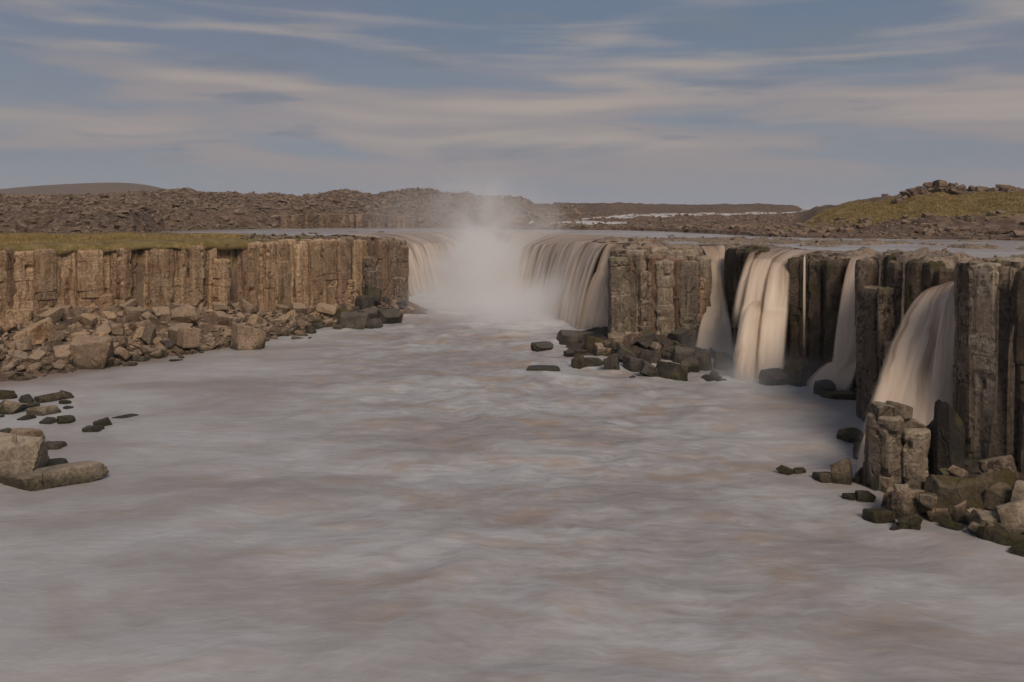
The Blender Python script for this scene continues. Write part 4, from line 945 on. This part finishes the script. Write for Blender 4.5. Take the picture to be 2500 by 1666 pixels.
def broad():
    root = bpy.data.objects.new('waterfall', None); COL.objects.link(root); root.location = (19.5, 61.7, 0)
    root['label'] = 'broad two-tier fall of overlapping strands pouring over dark steps'; root['category'] = 'waterfall'
    def e(u0, u1, v, d0, d1, v1=None): return [W(u0, v, d0), W(u1, v1 or v, d1)]
    up = FALLS['broad'][0]
    curtain(root, FALLS['broad'], 60, 26, 14, .22, edge_fade=.22, dens=.55, name='veil')
    curtain(root, [[(23.2, 73.6, 10.0), (24.0, 73.2, 10.0)], e(1832, 1848, 617, 68.6, 68.2), e(1776, 1828, 800, 66, 65.6)], 24, 24, 5, .10, edge_fade=.35, dens=.6, name='strand')
    curtain(root, [[(24, 73, 10.0), (26, 71.5, 10.0)], e(1844, 1892, 631, 68, 67.2), e(1812, 1868, 745, 65.4, 65), e(1784, 1850, 936, 62.2, 61.6)], 40, 24, 8, .24, edge_fade=.22, name='strand')
    curtain(root, [[(26, 71.5, 10.0), (28, 69.5, 10.0)], e(1886, 1934, 640, 67, 66), e(1862, 1925, 760, 64.2, 63.8), e(1842, 1914, 938, 61.4, 60.8)], 40, 24, 11, .20, edge_fade=.2, name='strand')
    curtain(root, [e(1838, 1864, 735, 65.2, 65), e(1830, 1862, 742, 64.8, 64.6), e(1778, 1842, 940, 61.6, 61.2)], 26, 24, 17, .16, edge_fade=.35, dens=.75, name='strand')
broad()
fall('spout', 'single straight spout beside the black mossy wall', FALLS['spout'], 30, 24, .10, edge_fade=.14)
fall('leap', 'big leaping fall between the speckled buttress and the tall pale columns', FALLS['leap'], 60, 34, .26, edge_fade=.16, foot=.1)
def strand(label, u, v0, v1, d0, d1, w):
    a, b = W(u, v0, d0), W(u-3, v1, d1)
    fall('strand', label, [[(a[0]+.3, a[1]+.7, a[2]+.15), (a[0]+.3+w, a[1]+.7, a[2]+.15)], [a, (a[0]+w, a[1], a[2])], [b, (b[0]+w*1.6, b[1], b[2])]], 10, 18, .02, 1, full=.42, edge_fade=.6, foot=.45)
strand('thin bright water strand down the black mossy wall', 1962, 628, 866, 63.7, 62.4, .16)
fall('out', 'little outflow chute squeezing between the speckled buttress and the twin stump', [[(19.3, 41.6, 2.3), (19.8, 41.2, 2.3)], [(18.55, 40.6, 1.9), (19.1, 40.2, 1.9)], [(17.3, 39.4, -.1), (18.0, 38.4, -.1)]], 14, 14, .05, 1, edge_fade=.25)

build_lower()
# ------------------------------------------------------------------ spray
def mist(name, label, centre, half, blobs, scale=.16, albedo=(.998, .995, .992), warp=6):
    """blobs: (centre, radii, density per metre) inside a closed box"""
    v = np.array([(x, y, z) for z in (-1, 1) for y in (-1, 1) for x in (-1, 1)], float)*np.array(half)
    f = [(0, 2, 3, 1), (4, 5, 7, 6), (0, 1, 5, 4), (2, 6, 7, 3), (0, 4, 6, 2), (1, 3, 7, 5)]
    m, g, out = material(name+'_air')
    P = g.new('ShaderNodeNewGeometry').outputs['Position']
    n = g.noise(P, scale, 5, .6, .6); den = None
    Pw = g.add3(P, g.mul3(g.vmath('SUBTRACT', g.noise(P, scale*.6, 2, .5, 0, 1), (.5, .5, .5)), (warp, warp, warp*.7)))
    for c, r, k in blobs:
        q = g.vmath('LENGTH', g.mul3(g.vmath('SUBTRACT', Pw, c), tuple(1/a for a in r)))
        q = g.math('MULTIPLY', g.math('POWER', g.ramp(q, 0, 1, 1, 0), 1.5), k); den = q if den is None else g.math('ADD', den, q)
    den = g.math('MULTIPLY', den, g.ramp(n, .32, .68, .12, 1.9))
    p = g.new('ShaderNodeVolumePrincipled'); p.inputs['Color'].default_value = (*albedo, 1); g.put(p.inputs['Density'], den); p.inputs['Anisotropy'].default_value = .1
    g.l.new(p.outputs[0], out.inputs['Volume'])
    m.volume_intersection_method if hasattr(m, 'volume_intersection_method') else None
    o = obj(name, mesh_from(name, v, np.array(f), False), m, kind='stuff', label=label); o.location = centre
    return o
mist('mist', 'white spray cloud rising from the head of the gorge', (-5, 118, 13.5), (34, 44, 13.9),
     [((-3.6, 127, 3.5), (13, 18, 10), .36), ((-3, 134, 9), (15, 15, 14), .11), ((-9, 138, 13), (26, 18, 13), .042), ((-3, 122, 3), (27, 34, 12), .035), ((-1, 112, 0.2), (20, 32, 5.5), .27), ((6, 99, 1), (12, 18, 8), .11)], .13, warp=12)
mist('mist', 'faint spray drifting at the feet of the side falls', (19, 65, 3), (8, 14, 3.4), [((19.3, 62.5, .3), (5.8, 9, 3.4), .14), ((18.5, 72, .6), (4.8, 6, 3.4), .10), ((23, 59, .5), (3.6, 5, 3), .06)], .3, warp=1.5)
mist('mist', 'soft spray around the foot of the leaping fall', (20.8, 41.5, 3.2), (4, 4, 4.4), [((20.9, 41.4, 1.4), (3.0, 3.0, 3.8), .22)], .4, warp=1)
c = W(1950, 512, 420)
mist('mist', 'tiny distant spray plume on the upstream plain', (c[0], c[1], c[2]), (26, 14, 9), [((c[0], c[1], c[2]-3), (22, 11, 8), .12)], .08, warp=3)

# ------------------------------------------------------------------ air between here and the far ridge
def haze():
    m, g, out = material('pale_air')
    p = g.new('ShaderNodeVolumePrincipled'); p.inputs['Color'].default_value = (.86, .88, .95, 1); p.inputs['Density'].default_value = .00013
    g.l.new(p.outputs[0], out.inputs['Volume'])
    lo, hi = np.array([-6500., -400., -3.]), np.array([6500., 8000., 96.])
    v = np.array([(x, y, z) for z in (0, 1) for y in (0, 1) for x in (0, 1)], float)*(hi-lo)+lo
    f = [(0, 2, 3, 1), (4, 5, 7, 6), (0, 1, 5, 4), (2, 6, 7, 3), (0, 4, 6, 2), (1, 3, 7, 5)]
    obj('haze', mesh_from('haze', v, np.array(f), False), m, kind='stuff', label='thin pale haze over the far plateau')
haze()
